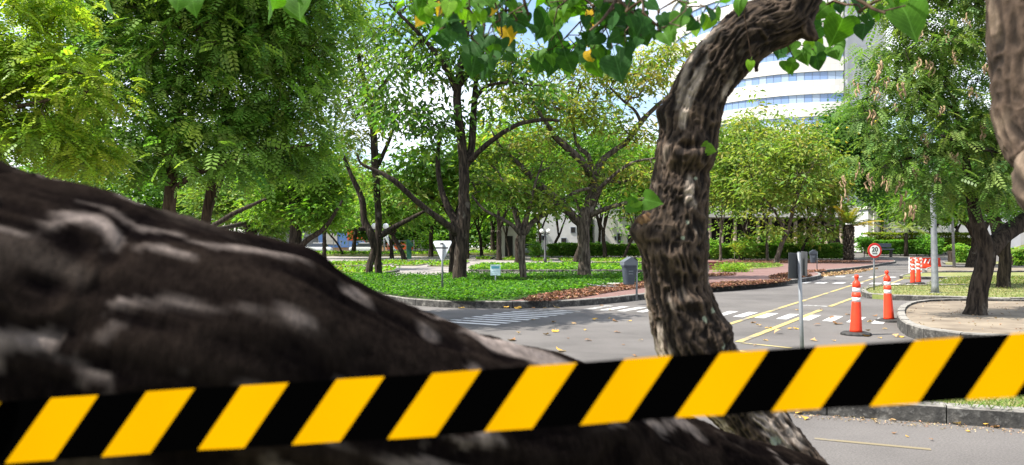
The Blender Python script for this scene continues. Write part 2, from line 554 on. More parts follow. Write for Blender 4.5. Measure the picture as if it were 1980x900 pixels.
def pinnate(pos, d, L, col, pairs=5):
    """compound leaves: an arched rachis with pairs of leaflets"""
    n = len(pos)
    up = np.tile(np.array([[0, 0, 1.0]]), (n, 1)) + rng.normal(0, .3, (n, 3))
    side = np.cross(d, up); side /= np.maximum(np.linalg.norm(side, axis=1, keepdims=True), 1e-6)
    nrm = np.cross(side, d)
    P_, D_, L_, C_ = [], [], [], []
    for k in range(pairs):
        f = .14 + .86 * k / (pairs - 1)
        q = pos + d * (L * f)[:, None] - nrm * (L * .28 * f * f)[:, None]
        tang = d - nrm * .56 * f
        ll = L * (.36 - .12 * abs(f - .45))
        for s in (-1, 1):
            dd = side * s + tang * .62 - nrm * .12
            dd /= np.linalg.norm(dd, axis=1, keepdims=True)
            P_.append(q); D_.append(dd); L_.append(ll); C_.append(col)
    P_, D_, L_, C_ = map(np.concatenate, (P_, D_, L_, C_))
    side2 = np.cross(D_, np.tile(nrm, (pairs * 2, 1)))
    side2 /= np.maximum(np.linalg.norm(side2, axis=1, keepdims=True), 1e-6)
    W = L_ * .60
    mid = P_ + D_ * (L_ * .55)[:, None]
    tip = P_ + D_ * L_[:, None]
    v = np.stack([P_, mid + side2 * W[:, None] * .5, tip, mid - side2 * W[:, None] * .5], 1).reshape(-1, 3)
    b = (np.arange(len(P_)) * 4)[:, None]
    return v, b + np.array([[0, 1, 2, 3]]), np.repeat(C_, 4, 0)

def clump_cloud(blobs, n):
    """clump centres inside a set of ellipsoids (cx,cy,cz,rx,ry,rz), more of them towards the outside"""
    vol = np.array([b[3] * b[4] * b[5] for b in blobs]); k = rng.choice(len(blobs), n, p=vol / vol.sum())
    B = np.array(blobs)[k]
    u = rng.normal(0, 1, (n, 3)); u /= np.linalg.norm(u, axis=1, keepdims=True)
    rad = rng.uniform(.12, 1, (n, 1)) ** .55
    return B[:, :3] + u * rad * B[:, 3:]

def crown_mesh(name, tips, per, spread, L, kind, pal, w, droop=.35, aspect=.42, flat=.6, var=.22, clumpvar=.25, fold=.25):
    n = len(tips) * per
    idx = np.repeat(np.arange(len(tips)), per)
    pos = tips[idx] + rng.normal(0, 1, (n, 3)) * np.array([spread, spread, spread * flat])
    d = rand_dirs(n, droop)
    out = pos - tips[idx]; out[:, 2] *= .3
    d = d + .7 * out / max(spread, .01); d /= np.linalg.norm(d, axis=1, keepdims=True)
    cl = tints(len(tips), pal, w, clumpvar)
    col = .6 * cl[idx] + .4 * tints(n, pal, w, var)
    Ls = L * np.clip(rng.normal(1, .25, n), .5, 1.6)
    if kind == 'pinnate':
        v, f, c = pinnate(pos, d, Ls, col)
    else:
        v, f, c = leaf_quads(pos, d, Ls, Ls * aspect, col, fold)
    return mesh_np(name, v, f, c)

GREEN = [(.085, .180, .030), (.120, .235, .038), (.175, .285, .045), (.245, .30, .055)]
YELLOW = [(.155, .22, .042), (.26, .295, .055), (.36, .33, .075), (.40, .28, .075), (.115, .18, .042)]
FRESH = [(.11, .25, .022), (.16, .32, .028), (.23, .37, .038), (.075, .17, .025)]
DEEP = [(.042, .110, .030), (.062, .150, .036), (.085, .185, .040)]

def tree(name, label, base, limbs, blobs, clumps, per, spread, L, pal, w, kind='broad', barkm='bark_dark', leafm='leaf',
         tip_r=.009, power=.47, step=.5, wig=.12, arch=.06, group=None, sides=5, extra=None, bare=0, **kw):
    t = thing(name, label, 'tree', base, 0, group)
    b = np.array(base, float)
    s = Skel()
    for pts, rads, free in limbs:
        s.limb([np.array(tuple(q)) - b for q in pts], rads, free, wob=.04)
    tips = clump_cloud(blobs, clumps) - b
    if bare:
        bt = clump_cloud(blobs, bare) - b
        s.reach(np.concatenate([tips, bt]), step, wig, arch)
    else:
        s.reach(tips, step, wig, arch)
    mobj('trunk', s.mesh('trunk', tip_r, sides, power), t, M[barkm])
    if extra is not None: tips = np.concatenate([tips, extra - b])
    mobj('crown', crown_mesh('crown', tips, per, spread, L, kind, pal, w, **kw), t, M[leafm])
    return t, s, tips

def limb_px(Y, seq):
    """limb from photo rows: (px, py, width px[, depth offset])"""
    pts, rad = [], []
    for q in seq:
        y = Y + (q[3] if len(q) > 3 else 0.0)
        pts.append(P(q[0], q[1], y)); rad.append(q[2] * y / FPX / 2)
    return pts, rad

def blob_px(px, py, Y, rx, ry, rz=None):
    """ellipsoid: photo position at depth Y, half-widths in metres (x, z) and depth"""
    c = P(px, py, Y)
    return (c.x, c.y, c.z, rx, rz if rz else rx, ry)
# ------------------------------------------------------------------ ground, road, islands
def sheet(name, x0, x1, ys, z, m):
    v, f = [], []
    for i, y in enumerate(ys):
        v += [(x0, y, zt(y) + z), (x1, y, zt(y) + z)]
        if i: a = 2 * i; f.append((a - 2, a - 1, a + 1, a))
    return mobj(name, mesh_np(name, v, f), None, M[m], 'structure')
sheet('ground', -700, 700, [-300, -20, 0, 40, 80, 85, 90, 95, 100, 105, 110, 115, 120, 200, 900], -.02, 'ground')
sheet('road', -110, 130, [-14, 0, 20, 40, 60, 80, 85, 90, 95, 100, 105, 110, 115, 120, 150], 0, 'asphalt')

def resample(pts, step, closed=False):
    pts = [Vector(p) for p in pts]
    if closed: pts = pts + [pts[0]]
    seg = [(b - a).length for a, b in zip(pts[:-1], pts[1:])]
    L = sum(seg); n = max(1, round(L / step)); out = []
    for k in range(n + (0 if closed else 1)):
        d = L * k / n; i = 0
        while i < len(seg) - 1 and d > seg[i]: d -= seg[i]; i += 1
        out.append(pts[i].lerp(pts[i + 1], min(1, d / max(seg[i], 1e-9))))
    return out

def smooth_poly(pts, it=2, closed=True):
    pts = [Vector(p) for p in pts]
    for _ in range(it):
        n = len(pts); q = []
        rngk = range(n) if closed else range(n - 1)
        for i in rngk:
            a, b = pts[i], pts[(i + 1) % n]
            q += [a.lerp(b, .25), a.lerp(b, .75)]
        if not closed: q = [pts[0]] + q + [pts[-1]]
        pts = q
    return pts

def area2(p): return sum(a.x * b.y - b.x * a.y for a, b in zip(p, p[1:] + p[:1]))

def kerb_run(parent, line, closed, h, w, stone, name='kerb_stone'):
    """one object per kerb stone along a line of the outer edge (island on the left hand side)"""
    q = resample(line, stone, closed)
    n = len(q)
    def nrm(i):
        a = q[(i - 1) % n] if closed or i > 0 else q[i]
        b = q[(i + 1) % n] if closed or i < n - 1 else q[i]
        d = (b - a); return Vector((-d.y, d.x, 0)).normalized()
    for i in range(n if closed else n - 1):
        a, b = q[i], q[(i + 1) % n]
        na, nb = nrm(i), nrm((i + 1) % n)
        g = (b - a).normalized() * .006
        hh = h + random.uniform(-.006, .006); off = random.uniform(-.006, .006)
        z0 = -.05; ch = .022
        prof = [(off, z0), (off, hh - ch), (off + ch, hh), (w, hh), (w, z0)]
        vs, fs = [], []
        for (p_, nn, s) in ((a, na, 1), (b, nb, -1)):
            for u, z in prof:
                c = p_ + g * s + nn * u
                vs.append((c.x, c.y, z + zt(c.y)))
        k = len(prof)
        for j in range(k):
            fs.append((j, (j + 1) % k, k + (j + 1) % k, k + j))
        me = bpy.data.meshes.new(name)
        me.from_pydata(vs, [], fs + [tuple(range(k))[::-1], tuple(range(k, 2 * k))])
        me.update(); bm = bmesh.new(); bm.from_mesh(me); bmesh.ops.recalc_face_normals(bm, faces=bm.faces[:]); bm.to_mesh(me); bm.free()
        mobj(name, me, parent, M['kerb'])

def offset_in(pts, d):
    n = len(pts); out = []
    for i in range(n):
        t = pts[(i + 1) % n] - pts[(i - 1) % n]
        out.append(pts[i] + Vector((-t.y, t.x, 0)).normalized() * d)
    return out

def island(name, outline, h, m, stone=1.0, kw=.13, smooth=2, fill=.03, kerb_all=True):
    pts = smooth_poly(outline, smooth) if smooth else [Vector(p) for p in outline]
    if area2(pts) < 0: pts = pts[::-1]
    inner = offset_in(pts, kw * .6)
    mb = MB(); mb.poly([(p.x, p.y, h - fill + zt(p.y)) for p in inner], .25)
    o = mb.build(name, M[m], None, 'structure')
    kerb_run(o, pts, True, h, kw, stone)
    return o, pts

# island A: the planted corner with its red pavement. Outline from the kerb's foot, left to right, then back
front = [G(600, 560), G(700, 574), G(770, 587), G(830, 594.5), G(920, 597), G(1010, 597), G(1100, 594), G(1180, 587.5), G(1240, 580.5),
         G(1310, 571), G(1375, 563), G(1480, 555), G(1545, 548), G(1578, 542), G(1590, 537.5)]
right = [G(1584, 533), G(1566, 530.5), G(1600, 527.5), G(1660, 521.5), G(1705, 514), G(1738, 508)]
back = [Vector((42, 84, 0)), Vector((20, 86, 0)), Vector((16, 60, 0)), Vector((9, 44, 0)), Vector((6.5, 37.2, 0)), Vector((-9, 37.0, 0)), Vector((-12, 35, 0)), Vector((-13, 31, 0))]
oA = smooth_poly(front + right + back, 1)
if area2(oA) < 0: oA = oA[::-1]
HA = .185
mbA = MB(); mbA.poly([(p.x, p.y, HA - .012) for p in offset_in(oA, .08)], .3)
pave = mbA.build('pavement', M['red_paving'], None, 'structure')
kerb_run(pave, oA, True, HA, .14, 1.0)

def patch(name, pts, z, m, it=2, kind='structure'):
    q = smooth_poly(pts, it)
    if area2(q) < 0: q = q[::-1]
    mb = MB(); mb.poly([(p.x, p.y, z + zt(p.y)) for p in q])
    return mb.build(name, M[m], None, kind), q
zb = HA + .004
bed1, bed1_q = patch('planting_bed', [G(610, 553, zb), G(720, 566, zb), G(800, 577.5, zb), G(900, 583.5, zb), G(985, 582, zb), G(1040, 572, zb), G(1120, 561, zb), G(1190, 552, zb), G(1290, 541.5, zb),
                     (9.5, 36.9, 0), (2, 36.9, 0), (-8.5, 36.8, 0), (-11.6, 34.6, 0)], zb, 'greenbed', 1)
lit1, lit1_q = patch('leaf_mould_strip', [G(1000, 583.5, zb), G(1090, 581, zb), G(1190, 563, zb), G(1250, 556, zb), G(1290, 547, zb), G(1240, 547, zb), G(1130, 560, zb), G(1045, 571.5, zb)], zb + .004, 'litter_bed', 1)
lit2, lit2_q = patch('leaf_mould_strip', [G(1340, 558, zb), G(1440, 552, zb), G(1520, 545, zb), G(1530, 541.5, zb), G(1450, 546, zb), G(1360, 551, zb)], zb + .004, 'litter_bed', 1)
lit3, lit3_q = patch('leaf_mould_strip', [G(1478, 540, zb), G(1560, 537.5, zb), G(1572, 532, zb), G(1540, 529.5, zb), G(1600, 524, zb), G(1590, 522, zb), G(1500, 531, zb)], zb + .004, 'litter_bed', 1)
lit4, lit4_q = patch('leaf_mould_strip', [G(1340, 536, zb), G(1420, 533, zb), G(1425, 530, zb), G(1340, 531, zb)], zb + .004, 'litter_bed', 1)
lwn1, lwn1_q = patch('lawn_patch', [G(1402, 522.5, zb), G(1500, 518, zb), G(1520, 513.5, zb), G(1470, 511.5, zb), G(1404, 511.5, zb)], zb + .004, 'lawn', 1)
lit5, lit5_q = patch('leaf_mould_strip', [G(1380, 509.5, zb), G(1640, 509, zb), G(1700, 507, zb), G(1640, 504.5, zb), G(1380, 504.5, zb)], zb + .004, 'litter_bed', 1)

# pale paving of the car park behind it
path_pts = [(-34, 37.6), (6.2, 37.6), (9, 44.5), (15.6, 60), (19.5, 86), (19, 99), (-44, 99)]
mbp = MB(); mbp.poly([(x, y, .006 + zt(y)) for x, y in path_pts]); mbp.build('path', M['path'], None, 'structure')
# the other islands
C_out = [G(1664, 568), G(1668, 575.5), G(1690, 579.5), G(1760, 582), G(1860, 585), G(1980, 588.5), (26, 21.4, 0), (26, 29, 0), G(1900, 556.5), G(1815, 559.5), G(1740, 559), G(1684, 560.5)]
island('traffic_island', C_out, .17, 'lawn', 1.0, .15, 1)
D_out = [G(1735, 614), G(1733, 632), G(1748, 650), G(1790, 664), G(1870, 676), (9.6, 11.2, 0), (16, 10.4, 0), (22, 13, 0), (21, 19.3, 0), G(1980, 597), G(1850, 594.5), G(1775, 597), G(1748, 604)]
isl_D, D_q = island('tree_bed', D_out, .24, 'dirt', .8, .15, 2, .05)
E_out = [G(1812, 552), G(1818, 558), G(1850, 560), G(1900, 561.5), (26, 28.6, 0), (27, 37.5, 0), G(1900, 540.5), G(1830, 542)]
E_out = [(p[0], p[1] + (1.3 if p[1] < 30 else 0), 0) for p in E_out]
island('traffic_island', E_out, .15, 'lawn', 1.0, .14, 1)
island('traffic_island', [G(1738, 537), G(1742, 540.5), G(1800, 541), G(1900, 541), (40, 37.6, 0), (40, 44, 0), G(1860, 531), G(1770, 531.5)], .15, 'lawn', 1.2, .14, 1)
island('traffic_island', [G(1786, 525), G(1792, 528), G(1880, 528.5), (44, 46.5, 0), (44, 58, 0), G(1870, 518), G(1800, 519)], .15, 'dirt', 1.4, .14, 1)
island('traffic_island', [G(1830, 513.5), (50, 63.5, 0), (54, 74, 0), G(1820, 508)], .15, 'lawn', 2.5, .14, 1)
N_out = [(1.95, 7.55, 0), (2.4, 7.42, 0), G(1545, 801), G(1640, 807), G(1760, 815.5), G(1980, 831), (7, 6.0, 0), (12, 5.4, 0), (12, 8.0, 0), (6.5, 8.9, 0), (3.2, 9.6, 0), (2.1, 8.9, 0)]
isl_N, N_q = island('grass_verge', N_out, .17, 'lawn', 1.0, .15, 1)
V_out = [(-7, -4, 0), (2.6, -4, 0), (3.1, 1.5, 0), (2.7, 4.2, 0), (.5, 4.75, 0), (-3, 4.6, 0), (-7, 3.6, 0)]
isl_V, V_q = island('grass_verge', V_out, .15, 'lawn', 1.0, .15, 1)
# the car park's rows of planting strips behind island A
ST = [(905, 1290, 47.0, 60.0, 'greenbed'), (560, 727, 41.0, 47.0, 'lawn'), (600, 688, 57.0, 66.0, 'lawn'), (698, 746, 60.5, 70, 'lawn'), (758, 806, 58.5, 68, 'lawn'), (826, 880, 57.0, 70, 'lawn'),
      (919, 946, 84, 96, 'lawn'), (971, 999, 80, 92, 'lawn'), (1027, 1062, 76, 88, 'lawn'), (1087, 1113, 74, 86, 'lawn'), (1150, 1290, 71, 84, 'lawn'),
      (480, 850, 99, 112, 'lawn'), (880, 1260, 103, 112, 'lawn')]
strip_polys = []
for x0, x1, y0, y1, mm in ST:
    a, b, c_, d = (GX(x0, y0), y0, 0), (GX(x1, y0), y0, 0), (GX(x1, y0) + .4, y1, 0), (GX(x0, y0) + .4, y1, 0)
    mid1, mid2 = (GX((x0 + x1) / 2, y0), y0 - .05, 0), (GX((x0 + x1) / 2, y0), y1, 0)
    if y0 < 90:
        o, q = island('planting_strip', [a, mid1, b, c_, mid2, d], .17, mm, 1.5 if y0 < 50 else 2.5, .16, 0)
    else:
        q = [Vector(p) for p in (a, b, c_, d)]
        mb = MB(); mb.box(((a[0] + b[0]) / 2, (y0 + y1) / 2, zt(y0) + .08), (b[0] - a[0], y1 - y0, .3)); mb.build('planting_strip', M[mm], None, 'structure')
    strip_polys.append((q, mm, y0))

# ------------------------------------------------------------------ road paint
U = Vector((.527, .850, 0)); W_ = Vector((.850, -.527, 0))
def stripe(parent, c, du, dv, lu, lv, m, name='stripe', z=.004):
    c = Vector(c); pts = [c + du * (a * lu / 2) + dv * (b * lv / 2) for a, b in ((-1, -1), (-1, 1), (1, 1), (1, -1))]
    if area2(pts) < 0: pts = pts[::-1]
    mb = MB(); mb.poly([(p.x, p.y, z) for p in pts]); return mb.build(name, M[m], parent)
def marking(name):
    o = bpy.data.objects.new(name, None); link(o); o['kind'] = 'structure'; return o
cw = marking('crosswalk')                      # over the side street on the left
for k in range(-3, 7):
    c = Vector((-.89, 17.4, 0)) + U * (k * .42) + W_ * .75
    stripe(cw, c, W_, U, 1.5, .20, 'white_paint' if k < 5 else 'worn_white')
cw = marking('crosswalk')                      # over the near end of the road
for k in range(0, 18):
    c = Vector((2.3, 20.0, 0)) + W_ * (k * .485)
    stripe(cw, c, U, W_, 1.45, .23, 'worn_white' if k in (0,) or k > 14 else 'white_paint')
for a, b, n, mm in ((Vector((13.2, 33.9, 0)), Vector((21.5, 31.0, 0)), 13, 'white_paint'), (Vector((16.3, 41.3, 0)), Vector((24.5, 37.6, 0)), 12, 'white_paint')):
    cw = marking('crosswalk')
    for k in range(n):
        stripe(cw, a.lerp(b, k / (n - 1)), U, W_, 1.3, .42, mm)
ln = marking('centre_line')
l1a, l1b = Vector((3.5, 14.0, 0)), Vector((22.0, 44.0, 0))
dl = (l1b - l1a).normalized(); dn = Vector((dl.y, -dl.x, 0))
stripe(ln, (l1a + l1b) / 2, dl, dn, (l1b - l1a).length, .12, 'yellow_paint', 'line', .008)
for a, b in ((Vector((3.85, 12.75, 0)), Vector((7.9, 19.2, 0))), (Vector((8.6, 20.3, 0)), Vector((13.1, 27.3, 0))), (Vector((13.6, 28.2, 0)), Vector((22.8, 42.6, 0)))):
    stripe(ln, (a + b) / 2, (b - a).normalized(), Vector(((b - a).y, -(b - a).x, 0)).normalized(), (b - a).length, .13, 'yellow_paint', 'line', .008)
a, b = G(1433, 664), G(1530, 674)
stripe(ln, (a + b) / 2, (b - a).normalized(), Vector(((b - a).y, -(b - a).x, 0)).normalized(), (b - a).length, .10, 'worn_yellow', 'line', .008)
a, b = G(1405, 676), G(1440, 681)
stripe(ln, (a + b) / 2, (b - a).normalized(), Vector(((b - a).y, -(b - a).x, 0)).normalized(), (b - a).length, .10, 'yellow_paint', 'line', .008)
a, b = G(1575, 849), G(1800, 870)
stripe(ln, (a + b) / 2, (b - a).normalized(), Vector(((b - a).y, -(b - a).x, 0)).normalized(), (b - a).length, .06, 'faint_yellow', 'line', .004)
st = marking('stop_line')
a, b = G(1556, 590.5), G(1602, 593)
stripe(st, (a + b) / 2, (b - a).normalized(), Vector(((b - a).y, -(b - a).x, 0)).normalized(), (b - a).length, .30, 'worn_white', 'line', .004)

# ------------------------------------------------------------------ ground cover, lawns, litter (nobody could count these)
def inside(q, x, y):
    px = np.array([p.x for p in q]); py = np.array([p.y for p in q]); ins = np.zeros(len(x), bool); j = len(q) - 1
    for i in range(len(q)):
        c = ((py[i] > y) != (py[j] > y)) & (x < (px[j] - px[i]) * (y - py[i]) / (py[j] - py[i] + 1e-12) + px[i]); ins ^= c; j = i
    return ins
def scatter(q, n, ybias=1.0):
    xs = [p.x for p in q]; ys = [p.y for p in q]; X, Y = [], []
    tot = 0
    while tot < n:
        x = rng.uniform(min(xs), max(xs), n * 2); y = min(ys) + (max(ys) - min(ys)) * rng.uniform(0, 1, n * 2) ** ybias
        k = inside(q, x, y); X.append(x[k]); Y.append(y[k]); tot += k.sum()
    return np.concatenate(X)[:n], np.concatenate(Y)[:n]
def cover(name, q, n, z, hmax, L, pal, w, droop=-.2, ybias=1.0, m='leaf', parent=None, tuft=.0, aspect=.5, fold=.25):
    x, y = scatter(q, n, ybias)
    hgt = fbm(np.stack([x * .9, y * .9, x * 0], 1), 4) * 1.5
    zz = z + hmax * np.clip(hgt, .1, 1.2) * rng.uniform(.15, 1, n)
    pos = np.stack([x, y, zz], 1)
    nz = fbm(np.stack([x * .6, y * .6, x * 0 + 3], 1), 3)[:, None]
    if name == 'ground_cover':
        n2 = fbm(np.stack([x * .8 + 9, y * .5, x * 0 + 7], 1), 4); kp = (n2 > .33) | (rng.uniform(0, 1, n) < .25)
        x, y, zz, pos, nz, n2 = x[kp], y[kp], zz[kp], pos[kp], nz[kp], n2[kp]; n = len(x); pos[:, 2] += .12 * np.clip(n2 - .4, 0, 1); nz = .35 + 1.6 * (n2[:, None] - .42) + .5 * nz
    col = tints(n, pal, w, .25) * (.75 + .5 * nz)
    v, f, c = leaf_quads(pos, rand_dirs(n, droop), L * np.clip(rng.normal(1, .3, n), .4, 1.8), L * aspect * np.ones(n), col, fold)
    return mobj(name, mesh_np(name, v, f, c), parent, M[m], 'stuff')
COVER = [(.055, .155, .016), (.085, .21, .020), (.14, .27, .028), (.03, .09, .014)]
cover('ground_cover', bed1_q, 52000, zb, .22, .11, COVER, (4, 4, 1.4, 3), ybias=1.25)
for q, mm, y0 in strip_polys:
    wd = q[1].x - q[0].x if len(q) == 4 else q[2].x - q[0].x
    if y0 == 47.0: cover('ground_cover', q, 12000, .16, .22, .20, COVER + FRESH, (3, 4, 3, 2, 1, 2, 2, 1))
    elif y0 < 90: cover('grass', q, int(160 * wd) + 300, .15, .16, .26, FRESH + [(.2, .2, .05)], (2, 3, 2, 1, 2), -.8)
    else: cover('grass', q, 3500, .22 + zt(y0), .22, .42, FRESH + [(.2, .22, .05)], (2, 3, 3, 1, 2), -.8)
DRYG = [(.15, .19, .05), (.22, .21, .08), (.10, .17, .035), (.26, .23, .11)]
cover('grass', N_q, 26000, .13, .07, .055, [(.10, .20, .03), (.15, .23, .04), (.2, .2, .07)], (3, 3, 1), -1.4, aspect=.14)
cover('grass', smooth_poly(C_out, 1), 9000, .13, .05, .07, DRYG, (3, 3, 2, 2), -1.2, aspect=.22)
cover('grass', smooth_poly(E_out, 1), 6000, .11, .06, .10, DRYG, (3, 2, 3, 2), -1.2, aspect=.25)
cover('grass', lwn1_q, 2600, zb, .10, .16, DRYG + FRESH, (3, 2, 2, 1, 2, 2, 1, 1), -1.0, aspect=.3)
LIT = [(.22, .10, .065), (.30, .15, .09), (.15, .07, .05), (.36, .24, .14), (.10, .055, .04)]
for q, n in ((lit1_q, 4200), (lit2_q, 2600), (lit3_q, 1800), (lit4_q, 700), (lit5_q, 3600)):
    cover('leaf_litter', q, n, zb + .012, .05, .11, LIT, (4, 3, 3, 1, 3), .05, m='leaf_dry', aspect=.55, fold=.5)
q = [G(1585, 536.5), G(1650, 530), G(1700, 520), G(1668, 522.5), G(1575, 531.5)]
cover('leaf_litter', q, 900, .012, .05, .14, [(.42, .28, .15), (.34, .22, .12), (.26, .14, .08)], (3, 3, 2), .05, m='leaf_dry', aspect=.6, fold=.5)
cover('leaf_litter', D_q, 700, .20, .015, .05, [(.36, .27, .17), (.25, .16, .10)], (1, 1), .0, m='leaf_dry', aspect=.5, fold=.4)
q = [Vector((2.5, 7.15, 0)), Vector((4.6, 6.4, 0)), Vector((5.4, 6.2, 0)), Vector((5.4, 6.5, 0)), Vector((4.4, 6.72, 0)), Vector((2.9, 7.28, 0))]
cover('leaf_litter', q, 420, .004, .012, .022, [(.40, .30, .18), (.30, .2, .12), (.2, .14, .09)], (2, 2, 1), .0, m='leaf_dry', aspect=.6, fold=.4)
# ------------------------------------------------------------------ the curved office tower
M['stone'] = noisy('pale_travertine', (.62, .60, .56), (.52, .49, .45), .5, bump=.05, stretch=(1, 1, .3))
m = M['stone']; t = NT(m)
v = t.obj(kind='Object'); br = t.n.new('ShaderNodeTexBrick')
br.offset = 0; br.inputs['Brick Width'].default_value = .75; br.inputs['Row Height'].default_value = 1.3; br.inputs['Mortar Size'].default_value = .012
br.inputs['Color1'].default_value = (.64, .62, .585, 1); br.inputs['Color2'].default_value = (.56, .53, .485, 1); br.inputs['Mortar'].default_value = (.42, .40, .37, 1); br.inputs['Scale'].default_value = 1
uv = t.n.new('ShaderNodeUVMap'); t.l.new(uv.outputs['UV'], br.inputs['Vector']); t.base(br.outputs['Color'])
M['glass'] = mat('blue_tinted_glass', (.17, .26, .45), .08, 0, .9)
M['glass2'] = mat('pale_blue_glass', (.30, .38, .50), .12, 0, .9)
M['mullion'] = mat('aluminium_frame', (.25, .28, .33), .5)
TC, TR = Vector((62.8, 164.3, 0)), 27.4
TA0 = math.atan2(137.0 - TC.y, 60.6 - TC.x)          # right end of the drum
def tp(a, r, z): return (TC.x + r * math.cos(a), TC.y + r * math.sin(a), z)
tower = thing('office_tower', 'white curved office tower with ribbon bands of blue windows behind the trees', 'building', (TC.x, TC.y, 0))
NP, DA = 36, -1.36 / TR
PITCH, Z0 = 4.1, 1.05
def arc_band(name, z0, z1, r, m, n=72, a0=TA0, a1=None, thick=.3):
    a1 = a1 if a1 is not None else TA0 + DA * NP
    v, f, uvs = [], [], []
    for i in range(n + 1):
        a = a0 + (a1 - a0) * i / n
        s = abs(a - a0) * r
        for z, rr in ((z0, r), (z1, r), (z1, r - thick), (z0, r - thick)):
            x, y, zz = tp(a, rr, z); v.append((x - TC.x, y - TC.y, zz)); uvs.append((s, z))
        if i:
            b = 4 * i
            for k in range(4): f.append((b - 4 + k, b - 4 + (k + 1) % 4, b + (k + 1) % 4, b + k))
    f += [(3, 2, 1, 0), tuple(range(4 * n, 4 * n + 4))]
    me = bpy.data.meshes.new(name); me.from_pydata(v, [], f); me.update()
    bm = bmesh.new(); bm.from_mesh(me); bmesh.ops.recalc_face_normals(bm, faces=bm.faces[:]); bm.to_mesh(me); bm.free()
    ul = me.uv_layers.new(name='UVMap')
    for lp in me.loops: ul.data[lp.index].uv = uvs[lp.vertex_index]
    return mobj(name, me, tower, M[m])
pane_me = [MB().box((0, 0, 0), (1.25, .06, 1.56)).mesh('window_pane') for _ in range(2)]
pane_me[0].materials.append(M['glass']); pane_me[1].materials.append(M['glass2'])
for fl in range(0, 14):
    zw = 28.15 + (fl - 6) * PITCH                  # foot of the window band
    if zw < 4: continue
    arc_band('spandrel', zw + 1.55, zw + PITCH, TR, 'stone')
    fr = arc_band('window_frame', zw - .02, zw + 1.57, TR - .32, 'mullion', thick=.2)
    if 4 <= fl <= 11:
        for k in range(NP):
            a = TA0 + DA * (k + .5)
            o = mobj('window_pane', pane_me[1 if random.random() < .22 else 0], tower)
            x, y, z = tp(a, TR - .29, zw + .78)
            o.location = (x - TC.x, y - TC.y, z); o.rotation_euler = (0, 0, a - math.pi / 2)
arc_band('plinth', 0, 28.15 - 5 * PITCH, TR, 'stone')
core_m = noisy('grey_render', (.55, .55, .55), (.48, .48, .485), .15, bump=.05)
mb = MB(); ex = 60.9 - TC.x
mb.box((ex + .3, 137.3 - TC.y + 6, 30), (.5, 12, 60))
mb.box((ex + 4.6, 138.9 - TC.y + 6, 30), (7.6, 12, 60))
for zz in np.arange(6, 60, 4.1): mb.box((ex + 4.6, 138.9 - TC.y - .02, zz), (7.7, .08, .12))
mb.build('stair_core', core_m, tower)
mb = MB(); mb.box((0, 4, 61.5), (44, 40, .6)); mb.build('roof', core_m, tower)

# ------------------------------------------------------------------ low buildings at the back
def wallm(n, a, b): return noisy(n, a, b, .5, bump=.05)
M['cream'] = wallm('cream_render', (.52, .50, .45), (.44, .42, .38)); M['pale'] = wallm('pale_render', (.60, .59, .57), (.50, .49, .48))
M['tan'] = wallm('tan_render', (.55, .36, .20), (.48, .31, .17)); M['shop_orange'] = wallm('orange_render', (.60, .12, .03), (.52, .10, .03)); M['shop_blue'] = wallm('blue_render', (.12, .24, .52), (.10, .20, .44))
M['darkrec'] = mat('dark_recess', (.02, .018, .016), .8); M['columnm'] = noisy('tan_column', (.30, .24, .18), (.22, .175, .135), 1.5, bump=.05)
Yc = 112.0; zc = zt(Yc)
hall = thing('colonnade_building', 'low building with tan columns before a dark recess behind the hedge', 'building', (GX(1500, Yc), Yc, zc))
x0, x1 = GX(1345, Yc) - GX(1500, Yc), GX(1632, Yc) - GX(1500, Yc)
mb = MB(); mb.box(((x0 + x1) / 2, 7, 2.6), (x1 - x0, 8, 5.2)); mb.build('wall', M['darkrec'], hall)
mb = MB(); mb.box(((x0 + x1) / 2, 5, 6.1), (x1 - x0 + 2, 14, 1.7)); mb.build('roof_slab', M['cream'], hall)
col_me = MB().lathe([(.36, 0), (.36, .15), (.29, .2), (.27, 5.0), (.34, 5.1), (.34, 5.25)], 12).mesh('column'); col_me.materials.append(M['columnm'])
for px in (1352, 1372, 1395, 1421, 1443, 1466, 1489, 1513, 1538, 1557, 1571, 1584, 1597, 1612, 1626):
    o = mobj('column', col_me, hall); o.location = (GX(px, Yc - 1.5) - GX(1500, Yc), -1.5, 0)
Yw = 118.0
w = thing('rendered_wall_building', 'long pale blank wall building behind the right hedges', 'building', (GX(1740, Yw), Yw, zt(Yw)))
mb = MB(); mb.box((7, 4, 3.4), (24, 8, 6.8)); mb.build('wall', M['pale'], w)
mb = MB(); mb.box((7, 4, 7.0), (24.6, 8.6, .4)); mb.build('roof', M['cream'], w)
for px in (1692, 1752):
    mb = MB(); mb.box((GX(px, Yw) - GX(1740, Yw), -.15, 3.3), (.7, .4, 6.6)); mb.build('pilaster', M['cream'], w)
Ys = 150.0
